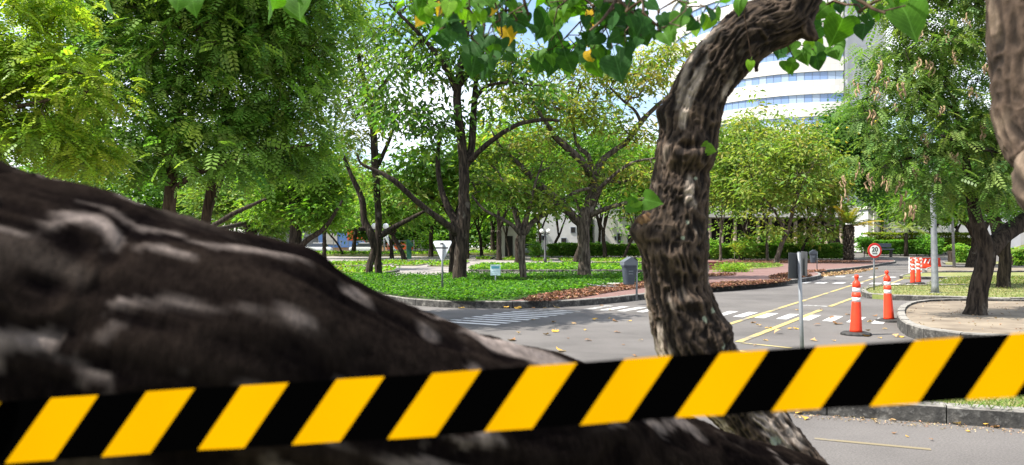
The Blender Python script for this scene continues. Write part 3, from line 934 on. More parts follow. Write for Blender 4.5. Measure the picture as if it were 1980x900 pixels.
def bldg(name, label, px0, px1, Y, ztop, wm, depth=8, windows=(), door=None, roofm='cream'):
    b = thing(name, label, 'building', (GX((px0 + px1) / 2, Y), Y, zt(Y))); wdt = GX(px1, Y) - GX(px0, Y); cx = GX((px0 + px1) / 2, Y)
    mb = MB(); mb.box((0, depth / 2, ztop / 2), (wdt, depth, ztop)); mb.build('wall', M[wm], b)
    mb = MB(); mb.box((0, depth / 2, ztop + .15), (wdt + .5, depth + .5, .3)); mb.build('roof', M[roofm], b)
    for (a, py0, py1, w_) in windows:
        z0 = CH + (HZ - py1) / FPX * Y - zt(Y); z1 = CH + (HZ - py0) / FPX * Y - zt(Y); w2 = w_ / FPX * Y
        fr = MB().box((GX(a, Y) - cx, -.03, (z0 + z1) / 2), (w2 + .16, .10, z1 - z0 + .16)).build('window', M['mullion'], b)
        MB().box((GX(a, Y) - cx, -.06, (z0 + z1) / 2), (w2, .09, z1 - z0)).build('pane', M['darkrec'], fr)
    if door:
        z1 = CH + (HZ - door[1]) / FPX * Y - zt(Y)
        MB().box((GX(door[0], Y) - cx, -.05, z1 / 2 + .02), (door[2] / FPX * Y, .12, z1)).build('door', M['darkrec'], b)
    return b
sh = bldg('shop_building', 'tan and orange shop building with a blue dado behind the railings', 600, 800, Ys, 10.5, 'tan', 10)
cxs = GX(700, Ys)
MB().box((GX(650, Ys) - cxs, -.06, 2.2), (11.5, .14, 3.0)).build('blue_dado', M['shop_blue'], sh)
MB().box((GX(695, Ys) - cxs, -.08, 4.9), (4.8, .16, 5.6)).build('orange_panel', M['shop_orange'], sh)
MB().box((GX(722, Ys) - cxs, -.08, 3.4), (3.6, .16, 3.2)).build('orange_panel', M['shop_orange'], sh)
MB().box((GX(775, Ys) - cxs, -.08, 3.4), (5.6, .16, 6.2)).build('orange_panel', M['shop_orange'], sh)
MB().box((GX(640, Ys) - cxs, -.1, 3.0), (2.6, .2, 3.4)).build('shutter', M['cream'], sh)
bldg('white_shed', 'white shed at far left behind the low leaning tree', 500, 592, 128, 5.2, 'pale', 8)
bldg('kiosk', 'small cream kiosk with a dark square opening among the trunks', 967, 1001, 98, 3.7, 'cream', 4, door=(984, 457, 15))
bldg('white_house', 'pale house with small dark windows behind the twin globe lamp', 1040, 1118, 124, 9.0, 'pale', 10, windows=((1090, 461, 471, 9), (1052, 456, 464, 7), (1108, 440, 450, 8)))
bldg('pale_block', 'pale block with two narrow windows left of the near trunk', 1150, 1262, 126, 8.0, 'cream', 10, windows=((1190, 458, 464, 3), (1197, 452, 470, 6), (1218, 455, 469, 9)))
bldg('grey_block', 'grey low block behind the back of the triangular sign', 800, 900, 150, 8.5, 'pale', 10, windows=((842, 452, 466, 14), (868, 452, 466, 12)))
bldg('pale_block', 'cream wall block seen between far trunks right of the colonnade', 1800, 2100, 126, 6.5, 'cream', 10)

# ------------------------------------------------------------------ street furniture
def loc(px, py, z=0): return G(px, py, z)
# speed limit sign
p = G(1690, 561, .15); p.z = .14
sg = thing('speed_limit_sign', 'round red ringed speed limit sign on a grey post at the traffic island tip', 'road sign', p)
zc_ = CH + (HZ - 485) / FPX * p.y - p.z
mb = MB(); mb.tube([(0, 0, 0), (0, 0, zc_ + .22)], .028, 10); mb.build('post', M['galv'], sg)
yaw = R(6)
Mr = Matrix.Rotation(yaw, 4, 'Z') @ Matrix.Translation((0, -.04, zc_)) @ Matrix.Rotation(R(90), 4, 'X')
mb = MB(); mb.lathe([(.245, -.006), (.255, 0), (.245, .006)], 40, mat=Mr); mb.build('sign_face', M['sign_red'], sg)
mb = MB(); mb.lathe([(.182, .0062), (.182, .010)], 40, mat=Mr); mb.build('white_disc', M['sign_white'], sg)
def text(s, size, m, parent, mtx, name='lettering'):
    cu = bpy.data.curves.new('lettering', 'FONT'); cu.body = s; cu.size = size; cu.align_x = 'CENTER'; cu.align_y = 'CENTER'; cu.extrude = .0015; cu.offset = size * .022
    tmp = bpy.data.objects.new('tmp', cu); COL.objects.link(tmp)
    dg = bpy.context.evaluated_depsgraph_get(); me = bpy.data.meshes.new_from_object(tmp.evaluated_get(dg))
    bpy.data.objects.remove(tmp); bpy.data.curves.remove(cu); me.transform(mtx); me.materials.clear()
    return mobj(name, me, parent, m)
text('20', .22, M['black'], sg, Mr @ Matrix.Translation((0, .035, .0125)))
text('km/h', .088, M['black'], sg, Mr @ Matrix.Translation((0, -.095, .0125)))

# give-way sign seen from behind
p = G(855, 566, .15); p.z = .15
gw = thing('triangular_sign', 'pale back of a triangular road sign on a thin post in the green bed', 'road sign', p)
zt_, zb_ = CH + (HZ - 466) / FPX * p.y - p.z, CH + (HZ - 505) / FPX * p.y - p.z
mb = MB(); mb.tube([(0, .05, 0), (0, .05, zt_ - .06)], .032, 10); mb.build('post', M['galv'], gw)
bm = bmesh.new(); hw = .335
tri = [(-hw + .03, zt_), (hw - .03, zt_), (hw, zt_ - .05), (.03, zb_), (-.03, zb_), (-hw, zt_ - .05)]
vs = [bm.verts.new((x, 0, z)) for x, z in tri]; f = bm.faces.new(vs)
r_ = bmesh.ops.extrude_face_region(bm, geom=[f]); bmesh.ops.translate(bm, vec=(0, -.012, 0), verts=[e for e in r_['geom'] if isinstance(e, bmesh.types.BMVert)])
bmesh.ops.recalc_face_normals(bm, faces=bm.faces[:]); me = bpy.data.meshes.new('plate'); bm.to_mesh(me); bm.free()
pl = mobj('plate', me, gw, M['white_plate']); pl.rotation_euler = (0, 0, R(-22)); pl.location = (0, .115, 0)
for o in [gw]: pass
mb = MB(); mb.box((0, -.05, zt_ - .23), (.40, .05, .05)); mb.box((0, -.055, zt_ - .10), (.10, .05, .05)); br_ = mb.build('bracket', M['iron'], gw); br_.location = (0, .06, 0)
gw.children[0].location = (0, -.085, 0)

# little notice board
p = G(958, 549, .15); p.z = .15
nb = thing('notice_board', 'small pale blue lawn notice on a short post in the green bed', 'notice', p)
zt_, zb_ = CH + (HZ - 512) / FPX * p.y - p.z, CH + (HZ - 533) / FPX * p.y - p.z
mb = MB(); mb.tube([(0, 0, -.05), (0, 0, zt_ - .05)], .025, 8); mb.build('post', M['white_plate'], nb)
bp = mat('pale_blue_board', (.55, .68, .72), .5)
bd = MB().box((0, -.03, (zt_ + zb_) / 2), (.40, .02, zt_ - zb_), bevel=.004).build('panel', bp, nb)
bl = mat('teal_print', (.10, .34, .42), .5)
mb = MB(); h_ = zt_ - zb_
mb.box((0, -.0415, zt_ - .11), (.32, .003, .10)); mb.build('header_band', bl, nb)
mb = MB()
for k, wd in enumerate((.28, .30, .24)): mb.box((0, -.0415, zt_ - .26 - k * .07), (wd, .003, .022))
mb.build('print_lines', mat('faded_print', (.33, .47, .52), .5), nb)

# litter bins
def bin_on_post(p, label, H, rz, lid='bin_lid', body='bin_grey', s=1.0):
    b = thing('litter_bin', label, 'litter bin', p, rz)
    mb = MB(); mb.tube([(.17, 0, -.05), (.17, 0, H - .10)], .030, 10); mb.build('post', M['galv'], b)
    bm = bmesh.new(); n = 24
    def ring(z, sx, sy): return [bm.verts.new((-.06 + math.copysign(abs(math.cos(a)) ** .55, math.cos(a)) * sx, math.copysign(abs(math.sin(a)) ** .55, math.sin(a)) * sy, z)) for a in [2 * math.pi * (i + .5) / n for i in range(n)]]
    R_ = [ring(H - .78, .13, .11), ring(H - .76, .145, .125), ring(H - .30, .19, .155), ring(H - .27, .205, .17), ring(H - .24, .205, .17)]
    for A, B in zip(R_[:-1], R_[1:]):
        for i in range(n): bm.faces.new((A[i], A[(i + 1) % n], B[(i + 1) % n], B[i]))
    bm.faces.new(R_[0][::-1]); bm.faces.new(R_[-1])
    me = bpy.data.meshes.new('body'); bm.to_mesh(me); bm.free(); mobj('body', me, b, M[body])
    # hood: pitched front with an opening at the side
    mb = MB()
    bm = mb.bm
    def v(x, y, z): return bm.verts.new((x - .06, y, z))
    zl, zr = H - .235, H
    a = [v(-.205, -.17, zl), v(.205, -.17, zl), v(.205, -.17, zl + .10), v(0.02, -.17, zr), v(-.205, -.17, zl + .10)]
    c = [v(-.205, .17, zl), v(.205, .17, zl), v(.205, .17, zl + .10), v(0.02, .17, zr), v(-.205, .17, zl + .10)]
    bm.faces.new(a); bm.faces.new(c[::-1])
    for i in range(5): bm.faces.new((a[i], c[i], c[(i + 1) % 5], a[(i + 1) % 5]))
    hd = mb.build('hood', M[lid], b)
    MB().box((.075, 0, H - .085), (.15, .26, .10), ry=R(39)).build('opening', M['rubber'], hd)
    mb = MB(); mb.box((-.06, -.163, H - .40), (.13, .02, .035)); mb.box((-.06, -.155, H - .47), (.12, .02, .035)); mb.build('label_plate', M['bin_lid'], b)
    return b
p = G(1220, 579, .15); p.z = .15
bin_on_post(p, 'grey litter bin with a pale hood on a post by the near kerb', 1.19, R(12))
p = G(1574, 524.5, .15); p.z = .15
bin_on_post(p, 'dark grey litter bin on the red pavement beside the far crosswalk', 1.28, R(-10), 'bin_grey')
# near post with two plates, seen from behind
p = Vector((GX(1550, 8.2), 8.2, .14)); H_ = CH + (HZ - 489) / FPX * 8.2 - .14
ps = thing('plate_post', 'thin grey post with two dark plates seen from behind right of the near trunk', 'road sign', p)
mb = MB(); mb.tube([(.022, 0, -.1), (-.03, 0, H_)], .021, 12); mb.lathe([(.021, H_), (.012, H_ + .008)], 12, loc=(-.03, 0, 0)); mb.build('post', M['galv'], ps)
for (x, wd, z0, z1, rz) in ((-.092, .205, H_ - .285, H_ - .002, 36), (.034, .17, H_ - .255, H_ + .012, -88)):
    o = MB().box((0, 0, 0), (wd, .006, z1 - z0), bevel=.002).build('plate', M['grey_paint'], ps)
    o.location = (x, -.02 + .04 * (x > 0), (z0 + z1) / 2); o.rotation_euler = (0, R(2), R(rz))

# traffic cones (tall delineators)
def cone_parts(parent, H=1.1):
    # black octagonal foot
    MB().lathe([(.27, 0), (.27, .035), (.245, .052), (.13, .06)], 8, rot0=R(22.5)).build('rubber_base', M['rubber'], parent)
    MB().lathe([(.112, .055), (.104, .10), (.078, .60), (.075, .615)], 28).build('cone_body', M['orange'], parent)
    MB().lathe([(.0765, .615), (.072, .70)], 28).build('reflective_band', M['reflect'], parent)
    MB().lathe([(.075, .70), (.081, .715), (.070, .79)], 28).build('cone_collar', M['orange'], parent)
    MB().lathe([(.0695, .79), (.065, .875)], 28).build('reflective_band', M['reflect'], parent)
    MB().lathe([(.066, .875), (.073, .885), (.071, .945), (.058, .975), (.034, 1.0), (.026, 1.03), (.040, 1.06), (.042, 1.085), (.030, 1.108), (.010, 1.115)], 28).build('cone_top', M['orange'], parent)
def copy_tree(o, parent=None):
    c = o.copy(); COL.objects.link(c); c.parent = parent
    for ch in o.children: copy_tree(ch, c)
    return c
def setl(o, label, loc, rz=0, group=None):
    o['label'] = label; o.location = loc; o.rotation_euler = (0, 0, rz)
    if group: o['group'] = group
    return o
p = G(1655, 648)
cone = thing('traffic_cone', 'tall orange cone with two white bands, nearest to the striped band', 'traffic cone', p, R(10), 'tall orange traffic cones')
cone_parts(cone)
cone.rotation_euler = (R(1), 0, R(10))
setl(copy_tree(cone), 'tall orange cone leaning beside the raised dirt bed kerb', G(1719, 622), R(40)).rotation_euler = (R(-1), R(-3.5), R(40))
setl(copy_tree(cone), 'orange cone before the striped board, left of the far pair', G(1765, 549.5), R(0))
setl(copy_tree(cone), 'orange cone before the striped board, right of the far pair', G(1776, 548.5), R(20))

# striped barrier boards and the water filled barrier
p = G(1770, 533)
bb = thing('barrier_board', 'white barrier board with red diagonal stripes behind the far pair of cones', 'barrier', p, R(4))
Yb = p.y; hb = CH + (HZ - 498) / FPX * Yb
MB().box((0, 0, hb - .62), (.76, .05, 1.22), bevel=.01).build('panel', M['sign_white'], bb)
mb = MB()
for k in range(6):
    zc0 = hb - 1.16 + k * .21
    for sx in (-1, 1):
        bm_ = mb.bm
        x0_, x1_ = (.03, .36) if sx > 0 else (-.36, -.03)
        q_ = [(x0_, zc0), (x1_, zc0 + .13 * 1), (x1_, min(zc0 + .23, hb - .02)), (x0_, zc0 + .10)]
        mb.poly([(x, -.029, z) for x, z in q_])
mb.build('stripes', mat('faded_red_print', (.70, .13, .08), .5), bb)
mb = MB(); mb.box((-.28, 0, .06), (.10, .5, .05)); mb.box((.28, 0, .06), (.10, .5, .05)); mb.box((-.28, 0, .3), (.05, .04, .5)); mb.box((.28, 0, .3), (.05, .04, .5)); mb.build('feet', M['iron'], bb)
p = G(1794, 519)
wb = thing('plastic_barrier', 'low orange plastic road barrier right of the striped board', 'barrier', p, R(-4))
bm = bmesh.new(); prof = [(-.28, 0), (-.28, .14), (-.16, .38), (-.10, .78), (.10, .78), (.16, .38), (.28, .14), (.28, 0)]
va = [bm.verts.new((-.85, y, z)) for y, z in prof]; vb = [bm.verts.new((.85, y, z)) for y, z in prof]
for i in range(8): bm.faces.new((va[i], va[(i + 1) % 8], vb[(i + 1) % 8], vb[i]))
bm.faces.new(va[::-1]); bm.faces.new(vb); bmesh.ops.recalc_face_normals(bm, faces=bm.faces[:])
me = bpy.data.meshes.new('shell'); bm.to_mesh(me); bm.free(); mobj('shell', me, wb, M['orange'])
mb = MB()
for k in range(5): mb.box((-.55 + k * .28, -.155, .52), (.07, .03, .36), ry=R(25), rx=R(-8.5))
mb.build('stripes', M['reflect'], wb)
p = G(913, 494); pz = thing('plastic_barrier', 'far orange barrier glimpsed right of the ivy covered trunk', 'barrier', (p.x, 105, zt(105)), R(30))
o = mobj('shell', me, pz); o.scale = (.7, 1, 2.0)

# poles and globe lamps
p = G(1808, 566, .15); p.z = .12
sp_ = thing('lamp_pole', 'tall tapered galvanised pole on the nearest lawn island', 'street lamp', p)
mb = MB(); mb.tube([(0, 0, 0), (0, 0, .25), (-.05, 0, 2.4), (-.2, 0, 7.2)], [.135, .105, .085, .05], 14); mb.build('shaft', M['galv'], sp_)
mb = MB(); mb.lathe([(.20, 0), (.20, .02), (.15, .03)], 8); mb.build('base_plate', M['galv'], sp_)
mb = MB(); mb.tube([(-.2, 0, 7.15), (-.9, -.2, 7.5), (-1.6, -.4, 7.6)], .035, 8); mb.box((-1.8, -.45, 7.58), (.6, .22, .12)); mb.build('arm', M['galv'], sp_)
p = G(1845, 517, .15)
sp2 = thing('lamp_pole', 'thin grey pole farther back, right of the tall tapered pole', 'street lamp', (p.x, p.y, .1))
mb = MB(); mb.tube([(0, 0, 0), (-.15, 0, 4.2), (-.25, 0, 7.5)], [.10, .075, .06], 10); mb.build('shaft', M['galv'], sp2)
mb = MB(); mb.tube([(-.25, 0, 7.45), (-1.4, 0, 7.8)], .03, 8); mb.box((-1.6, 0, 7.78), (.6, .22, .12)); mb.build('arm', M['galv'], sp2)
def globe_lamp(px, Y, label, zg, dx, r=.26):
    g = thing('globe_lamp', label, 'street lamp', (GX(px, Y), Y, 0), 0, 'twin globe lamps')
    mb = MB(); mb.lathe([(.17, 0), (.17, .5), (.10, .56), (.085, zg - .1), (.05, zg)], 12); mb.build('post', M['iron'], g)
    mb = MB(); mb.tube([(-dx, 0, zg - r - .04), (-dx * .6, 0, zg - r - .12), (dx * .6, 0, zg - r - .12), (dx, 0, zg - r - .04)], .03, 8); mb.build('crossarm', M['iron'], g)
    for s in (-1, 1):
        gl = MB().sphere((s * dx, 0, zg), r, u=20, v=12).build('globe', M['globe'], g)
        MB().lathe([(.10, zg - r - .06), (.12, zg - r + .02)], 12, loc=(s * dx, 0, 0)).build('collar', M['iron'], gl)
    return g
globe_lamp(735, 52, 'twin white globe lamp behind the twin stemmed tree at left', CH + (477 - 438) / FPX * 52, .40, .21)
globe_lamp(1054, 72, 'twin white globe lamp in the open, left of the stout forked trunk', CH + (477 - 447) / FPX * 72, .33, .2)

# brick bench block, manhole, rack
p0, p1 = G(1340, 523, .15), G(1401, 523, .15)
bk = thing('masonry_block', 'low dark red masonry block on the pavement right of the near trunk', 'seat', ((p0.x + p1.x) / 2, p0.y + .6, .14))
MB().box((0, 0, .25), (p1.x - p0.x, 1.2, .5), bevel=.02).build('block', M['red_block'], bk)
MB().box((0, 0, .525), (p1.x - p0.x + .08, 1.28, .06), bevel=.01).build('coping', M['red_block'], bk)
p = G(1192, 553.5, .15)
mh = thing('inspection_cover', 'pale concrete inspection cover beside the grey litter bin', 'manhole', (p.x, p.y, .15))
MB().box((0, 0, .03), (1.5, 2.2, .07), bevel=.01).build('frame', M['concrete'], mh); MB().box((0, 0, .075), (1.1, 1.7, .03), bevel=.008).build('lid', M['concrete'], mh)
p = G(1140, 559, .15)
rk = tag(MB().tube([(-.30, .1, .0), (-.30, .1, .14), (-.2, .1, .17), (.3, -.1, .10), (.95, -.3, .08), (.95, -.3, 0)], .025, 8).build('bent_pipe', M['galv']), 'bent grey metal pipe lying at the edge of the green bed', 'pipe')
rk.location = (p.x, p.y, .16)
# bench, green post, no-parking sign, playground slide
p = G(1712, 501); Yb = 96
bn = thing('park_bench', 'dark grey bench on thin legs behind the speed limit sign', 'bench', (GX(1709, Yb), Yb, zt(Yb)))
MB().box((0, 0, 1.0), (2.3, .8, .16), bevel=.02).build('seat', M['bin_grey'], bn)
MB().box((.1, .4, 1.5), (2.1, .10, .5), bevel=.02).build('backrest', M['bin_grey'], bn)
for sx in (-.9, .9): MB().box((sx, 0, .46), (.10, .6, .92)).build('leg', M['iron'], bn)
Yg = 86; 
gp = thing('green_board', 'dark green arrow shaped board on a post between far trunks', 'sign', (GX(791, Yg), Yg, zt(Yg)))
MB().box((0, 0, 1.0), (.55, .25, 2.0)).build('post', M['green_paint'], gp)
bm = bmesh.new(); q_ = [(-.3, 1.3), (-.3, 2.3), (-.1, 2.4), (.55, 1.8), (.1, 1.3)]
vs = [bm.verts.new((x, -.14, z)) for x, z in q_]; f = bm.faces.new(vs); r_ = bmesh.ops.extrude_face_region(bm, geom=[f]); bmesh.ops.translate(bm, vec=(0, .3, 0), verts=[e for e in r_['geom'] if isinstance(e, bmesh.types.BMVert)])
bmesh.ops.recalc_face_normals(bm, faces=bm.faces[:]); me = bpy.data.meshes.new('board'); bm.to_mesh(me); bm.free(); mobj('board', me, gp, M['green_paint'])
Yn = 100
npk = thing('no_parking_sign', 'tiny round red ringed sign far away right of the triangular sign', 'road sign', (GX(870.5, Yn), Yn, zt(Yn)))
zc_ = CH + (477 - 470) / FPX * Yn - zt(Yn)
MB().tube([(0, 0, 0), (0, 0, zc_ + .3)], .05, 8).build('post', M['galv'], npk)
Mr = Matrix.Translation((0, -.07, zc_)) @ Matrix.Rotation(R(90), 4, 'X')
MB().lathe([(.34, -.01), (.36, 0), (.34, .01)], 24, mat=Mr).build('sign_face', M['sign_red'], npk); MB().lathe([(.22, .0102), (.22, .016)], 24, mat=Mr).build('white_disc', M['sign_white'], npk)
MB().box((0, -.09, zc_), (.5, .006, .07), ry=R(-45)).build('bar', M['sign_red'], npk)
Yp = 112
sl = thing('playground_slide', 'white playground slide behind the railings between dark trunks', 'slide', (GX(752, Yp), Yp, zt(Yp)))
MB().tube([(-.8, 0, 2.6), (-.4, 0, 2.3), (.3, 0, 1.2), (.7, 0, .5), (1.1, 0, .25)], [.25, .25, .25, .25, .2], 8).build('chute', M['white_plate'], sl)
for sx in (-.8, -.2): MB().tube([(sx, .4, 0), (sx, .4, 2.7)], .06, 8).build('leg', M['galv'], sl)
# railings behind the car park: rails and each upright
Yr = 118
fn = thing('metal_railing', 'grey metal railing in front of the orange shop building', 'fence', (GX(640, Yr), Yr, zt(Yr)))
xa, xb = GX(560, Yr) - GX(640, Yr), GX(905, Yr) - GX(640, Yr)
for z in (.35, 1.1, 1.75): MB().box(((xa + xb) / 2, 0, z), (xb - xa, .05, .06)).build('rail', M['galv'], fn)
up = MB().box((0, 0, .95), (.10, .10, 1.9)).mesh('upright'); up.materials.append(M['galv'])
for x in np.arange(xa, xb, 1.15): mobj('upright', up, fn).location = (x, 0, 0)

# parked cars
def car(label, px, Y, rz, body, L=4.1, z=None):
    c = thing('parked_car', label, 'car', (GX(px, Y), Y, zt(Y)), rz)
    W2, hb, hr = .85, .85, 1.46
    sec = [(-L / 2, .35, .62), (-L / 2 + .12, .30, .86), (-L / 2 + .9, .28, .92), (L / 2 - .35, .28, .88), (L / 2, .33, .60)]
    bm = bmesh.new(); rings = []
    for x, z0, z1 in sec:
        rings.append([bm.verts.new((x, y, zz)) for y, zz in ((-W2, z0), (-W2 - .02, (z0 + z1) / 2), (-W2 + .05, z1), (W2 - .05, z1), (W2 + .02, (z0 + z1) / 2), (W2, z0))])
    for A, B in zip(rings[:-1], rings[1:]):
        for i in range(6): bm.faces.new((A[i], B[i], B[(i + 1) % 6], A[(i + 1) % 6]))
    bm.faces.new(rings[0]); bm.faces.new(rings[-1][::-1])
    bmesh.ops.bevel(bm, geom=bm.edges[:], offset=.05, segments=2, affect='EDGES')
    bmesh.ops.recalc_face_normals(bm, faces=bm.faces[:]); me = bpy.data.meshes.new('body'); bm.to_mesh(me); bm.free(); mobj('body', me, c, body)
    bm = bmesh.new()
    lo = [(-L / 2 + .75, -.78), (L / 2 - .55, -.78), (L / 2 - .55, .78), (-L / 2 + .75, .78)]; hi = [(-L / 2 + 1.45, -.62), (L / 2 - .95, -.62), (L / 2 - .95, .62), (-L / 2 + 1.45, .62)]
    a = [bm.verts.new((x, y, .88)) for x, y in lo]; b = [bm.verts.new((x, y, hr - .05)) for x, y in hi]
    for i in range(4): bm.faces.new((a[i], a[(i + 1) % 4], b[(i + 1) % 4], b[i]))
    bm.faces.new(a[::-1]); bm.faces.new(b); me = bpy.data.meshes.new('windows'); bm.to_mesh(me); bm.free(); mobj('windows', me, c, M['carglass'])
    MB().box(((-L / 2 + 1.45 + L / 2 - .95) / 2, 0, hr - .02), (L - 2.35, 1.26, .07), bevel=.03).build('roof', body, c)
    for sx in (-L / 2 + .8, L / 2 - .78):
        for sy in (-.80, .80):
            o = MB().lathe([(.30, -.09), (.30, .09)], 16, mat=Matrix.Translation((sx, sy, .30)) @ Matrix.Rotation(R(90), 4, 'X')).build('wheel', M['rubber'], c)
    for sy in (-.6, .6): MB().box((-L / 2 + .02, sy, .66), (.06, .3, .14)).build('headlight', M['white_plate'], c)
    return c
M['carglass'] = mat('car_glass', (.03, .035, .04), .1, 0, .8)
cw_ = mat('white_car_paint', (.70, .70, .70), .3); cs_ = mat('silver_car_paint', (.30, .33, .38), .3); cr_ = mat('dark_car_paint', (.12, .13, .15), .3)
car('white parked car behind the railings, right of the thin leaning trunk', 703, 113.5, R(4), cw_)
car('white parked car at far left before the white shed', 615, 113.5, R(2), cw_)
car('silver parked car between trunks right of the cream kiosk', 1021, 104, R(170), cs_)
car('white parked car behind the clipped hedge left of the palm', 1612, 100, R(5), cw_)
car('grey parked car behind the hedge right of the near trunk', 1415, 101, R(3), cs_)
# ------------------------------------------------------------------ hedges and small plants
HEDGE = [(.09, .22, .035), (.14, .30, .05), (.20, .36, .06), (.27, .40, .07)]
def hedge(name, label, a, b, depth, h, L, n, pal, w, z=None, lump=.25):
    a, b = Vector(a), Vector(b); z = zt(a.y) if z is None else z
    t = thing(name, label, 'hedge', ((a.x + b.x) / 2, (a.y + b.y) / 2, z))
    n = int(n * 2.2); ln = (b - a).length; d = (b - a).normalized(); nn = Vector((-d.y, d.x, 0))
    u = rng.uniform(-ln / 2, ln / 2, n); face = rng.integers(0, 10, n)
    s = rng.uniform(-.5, .5, n) * depth; hh = h * rng.uniform(.12, 1, n)
    s = np.where(face < 6, -depth / 2 - .0, s); hh = np.where((face >= 6), h, hh)
    bumpv = fbm(np.stack([u * .9, s * .9, hh * .9], 1), 3) - .45
    s = s - np.where(face < 6, bumpv * lump * 2.2, 0) + rng.normal(0, .06, n); hh = hh + np.where(face >= 6, bumpv * lump * 2.2, 0) + rng.normal(0, .05, n)
    pos = np.stack([d.x * u + nn.x * s, d.y * u + nn.y * s, hh], 1)
    col = tints(n, pal, w, .25)
    v, f, c = leaf_quads(pos, rand_dirs(n, -.15), L * np.clip(rng.normal(1, .3, n), .4, 1.8), L * .55 * np.ones(n), col)
    mobj('foliage', mesh_np('foliage', v, f, c), t, M['leaf_far'])
    mb = MB(); mb.box((0, 0, h * .46), (ln * .99, depth * .45, h * .70), rz=math.atan2(d.y, d.x))
    for x in np.arange(-ln / 2 + .4, ln / 2, 1.1):
        q = d * x; mb.tube([(q.x, q.y, 0), (q.x, q.y, .5)], .05, 5)
    mb.build('stems', M['bark_dark'], t)
    return t
hedge('clipped_hedge', 'long clipped hedge on the far side of the red pavement', (GX(1345, 86), 86, 0), (GX(1632, 89), 89, 0), 1.6, 1.75, .26, 9000, HEDGE, (2, 3, 3, 2), lump=.4)
hedge('clipped_hedge', 'clipped hedge between the masonry wall and the far car park trunks', (GX(1060, 96), 96, 0), (GX(1250, 96), 96, 0), 1.8, 1.55, .28, 7000, HEDGE, (2, 3, 3, 2), lump=.6)
hedge('clipped_hedge', 'two tier hedge with a yellow green top behind the speed limit sign', (GX(1672, 101), 101, 0), (GX(1815, 101), 101, 0), 2.0, 1.9, .28, 6000, HEDGE, (5, 3, 1, 0), lump=.3)
hedge('clipped_hedge', 'yellow green taller hedge rising behind the dark hedge', (GX(1672, 106), 106, 0), (GX(1900, 106), 106, 0), 1.6, 2.9, .28, 6000, [(.20, .26, .03), (.28, .30, .04), (.12, .2, .03)], (3, 2, 2), lump=.2)
hedge('clipped_hedge', 'rounded fresh green hedge left of the leaning tree trunks', (GX(1838, 71), 71, 0), (GX(1892, 71), 71, 0), 2.2, 1.5, .24, 4500, HEDGE, (1, 2, 3, 2), lump=.5)
hedge('clipped_hedge', 'low hedge at the right edge behind the lawn islands', (GX(1950, 60), 60, 0), (GX(2080, 60), 60, 0), 2.0, 1.3, .24, 4500, HEDGE, (1, 2, 3, 2), lump=.5)
# shrubs with broad upright leaves in front of the hedge
def shrub(name, label, px, Y, h, r, n, L, pal, w, cat='shrub', z=None):
    z = zt(Y) if z is None else z
    t = thing(name, label, cat, (GX(px, Y), Y, z))
    tips = clump_cloud([(0, 0, h * .62, r, r, h * .42)], 40)
    s = Skel(); s.limb([(0, 0, 0), (.02, 0, h * .25), (0, .02, h * .45)], [.05, .04, .03], 0); s.reach(tips, .4)
    mobj('stems', s.mesh('stems', .008, 4), t, M['bark_dark'])
    mobj('foliage', crown_mesh('foliage', tips, n // 40, .22 * r + .05, L, 'broad', pal, w, droop=-.3), t, M['leaf_far'])
    return t
shrub('leafy_shrub', 'bright leafy shrub before the hedge right of the near trunk', 1372, 82, 2.3, 1.0, 700, .42, HEDGE, (1, 2, 3, 3))
shrub('leafy_shrub', 'broad leaved shrub with yellow green leaves among the thin trunks', 1440, 80, 2.6, 1.3, 900, .45, HEDGE + YELLOW, (1, 2, 3, 3, 1, 1, 2, 0, 1))
shrub('leafy_shrub', 'bright shrub tips rising above the hedge before the columns', 1497, 92, 2.9, 1.4, 700, .45, HEDGE, (0, 2, 3, 3))
shrub('leafy_shrub', 'dark bushy shrub left of the palm, above the hedge', 1568, 93, 2.7, 1.3, 700, .42, HEDGE, (2, 3, 2, 1))
shrub('leafy_shrub', 'dark climbing shrub wrapped round a stem right of the palm', 1671, 95, 3.0, .9, 800, .40, HEDGE, (3, 3, 1, 0))
shrub('leafy_shrub', 'ivy bush wrapped around a stem behind the silver car', 1034, 84, 2.2, .6, 600, .34, HEDGE, (2, 3, 2, 1))
shrub('leafy_shrub', 'round bush behind the back of the triangular sign', 827, 108, 3.2, 1.8, 800, .45, FRESH, (3, 3, 2, 2))
shrub('leafy_shrub', 'tall dark shrub between the two tier hedge and the tapered pole', 1797, 96, 2.9, 1.2, 700, .42, HEDGE, (3, 3, 1, 0))
shrub('grass_tuft', 'low bright green tuft on the red pavement beside a thin sapling', 1417, 43.2, .30, .85, 1600, .14, FRESH + YELLOW, (2, 4, 4, 1, 0, 1, 1, 0, 0), 'plant', HA - .05)
sp = thing('thin_sapling', 'leafless thin sapling stake standing in the bright tuft', 'plant', (GX(1420, 43.4), 43.4, HA))
MB().tube([(0, 0, 0), (.02, 0, .5), (-.01, 0, 1.15)], [.025, .02, .012], 6).build('stem', M['bark_grey'], sp)

# ------------------------------------------------------------------ main trees of the middle ground
def zb_(Y): return .14
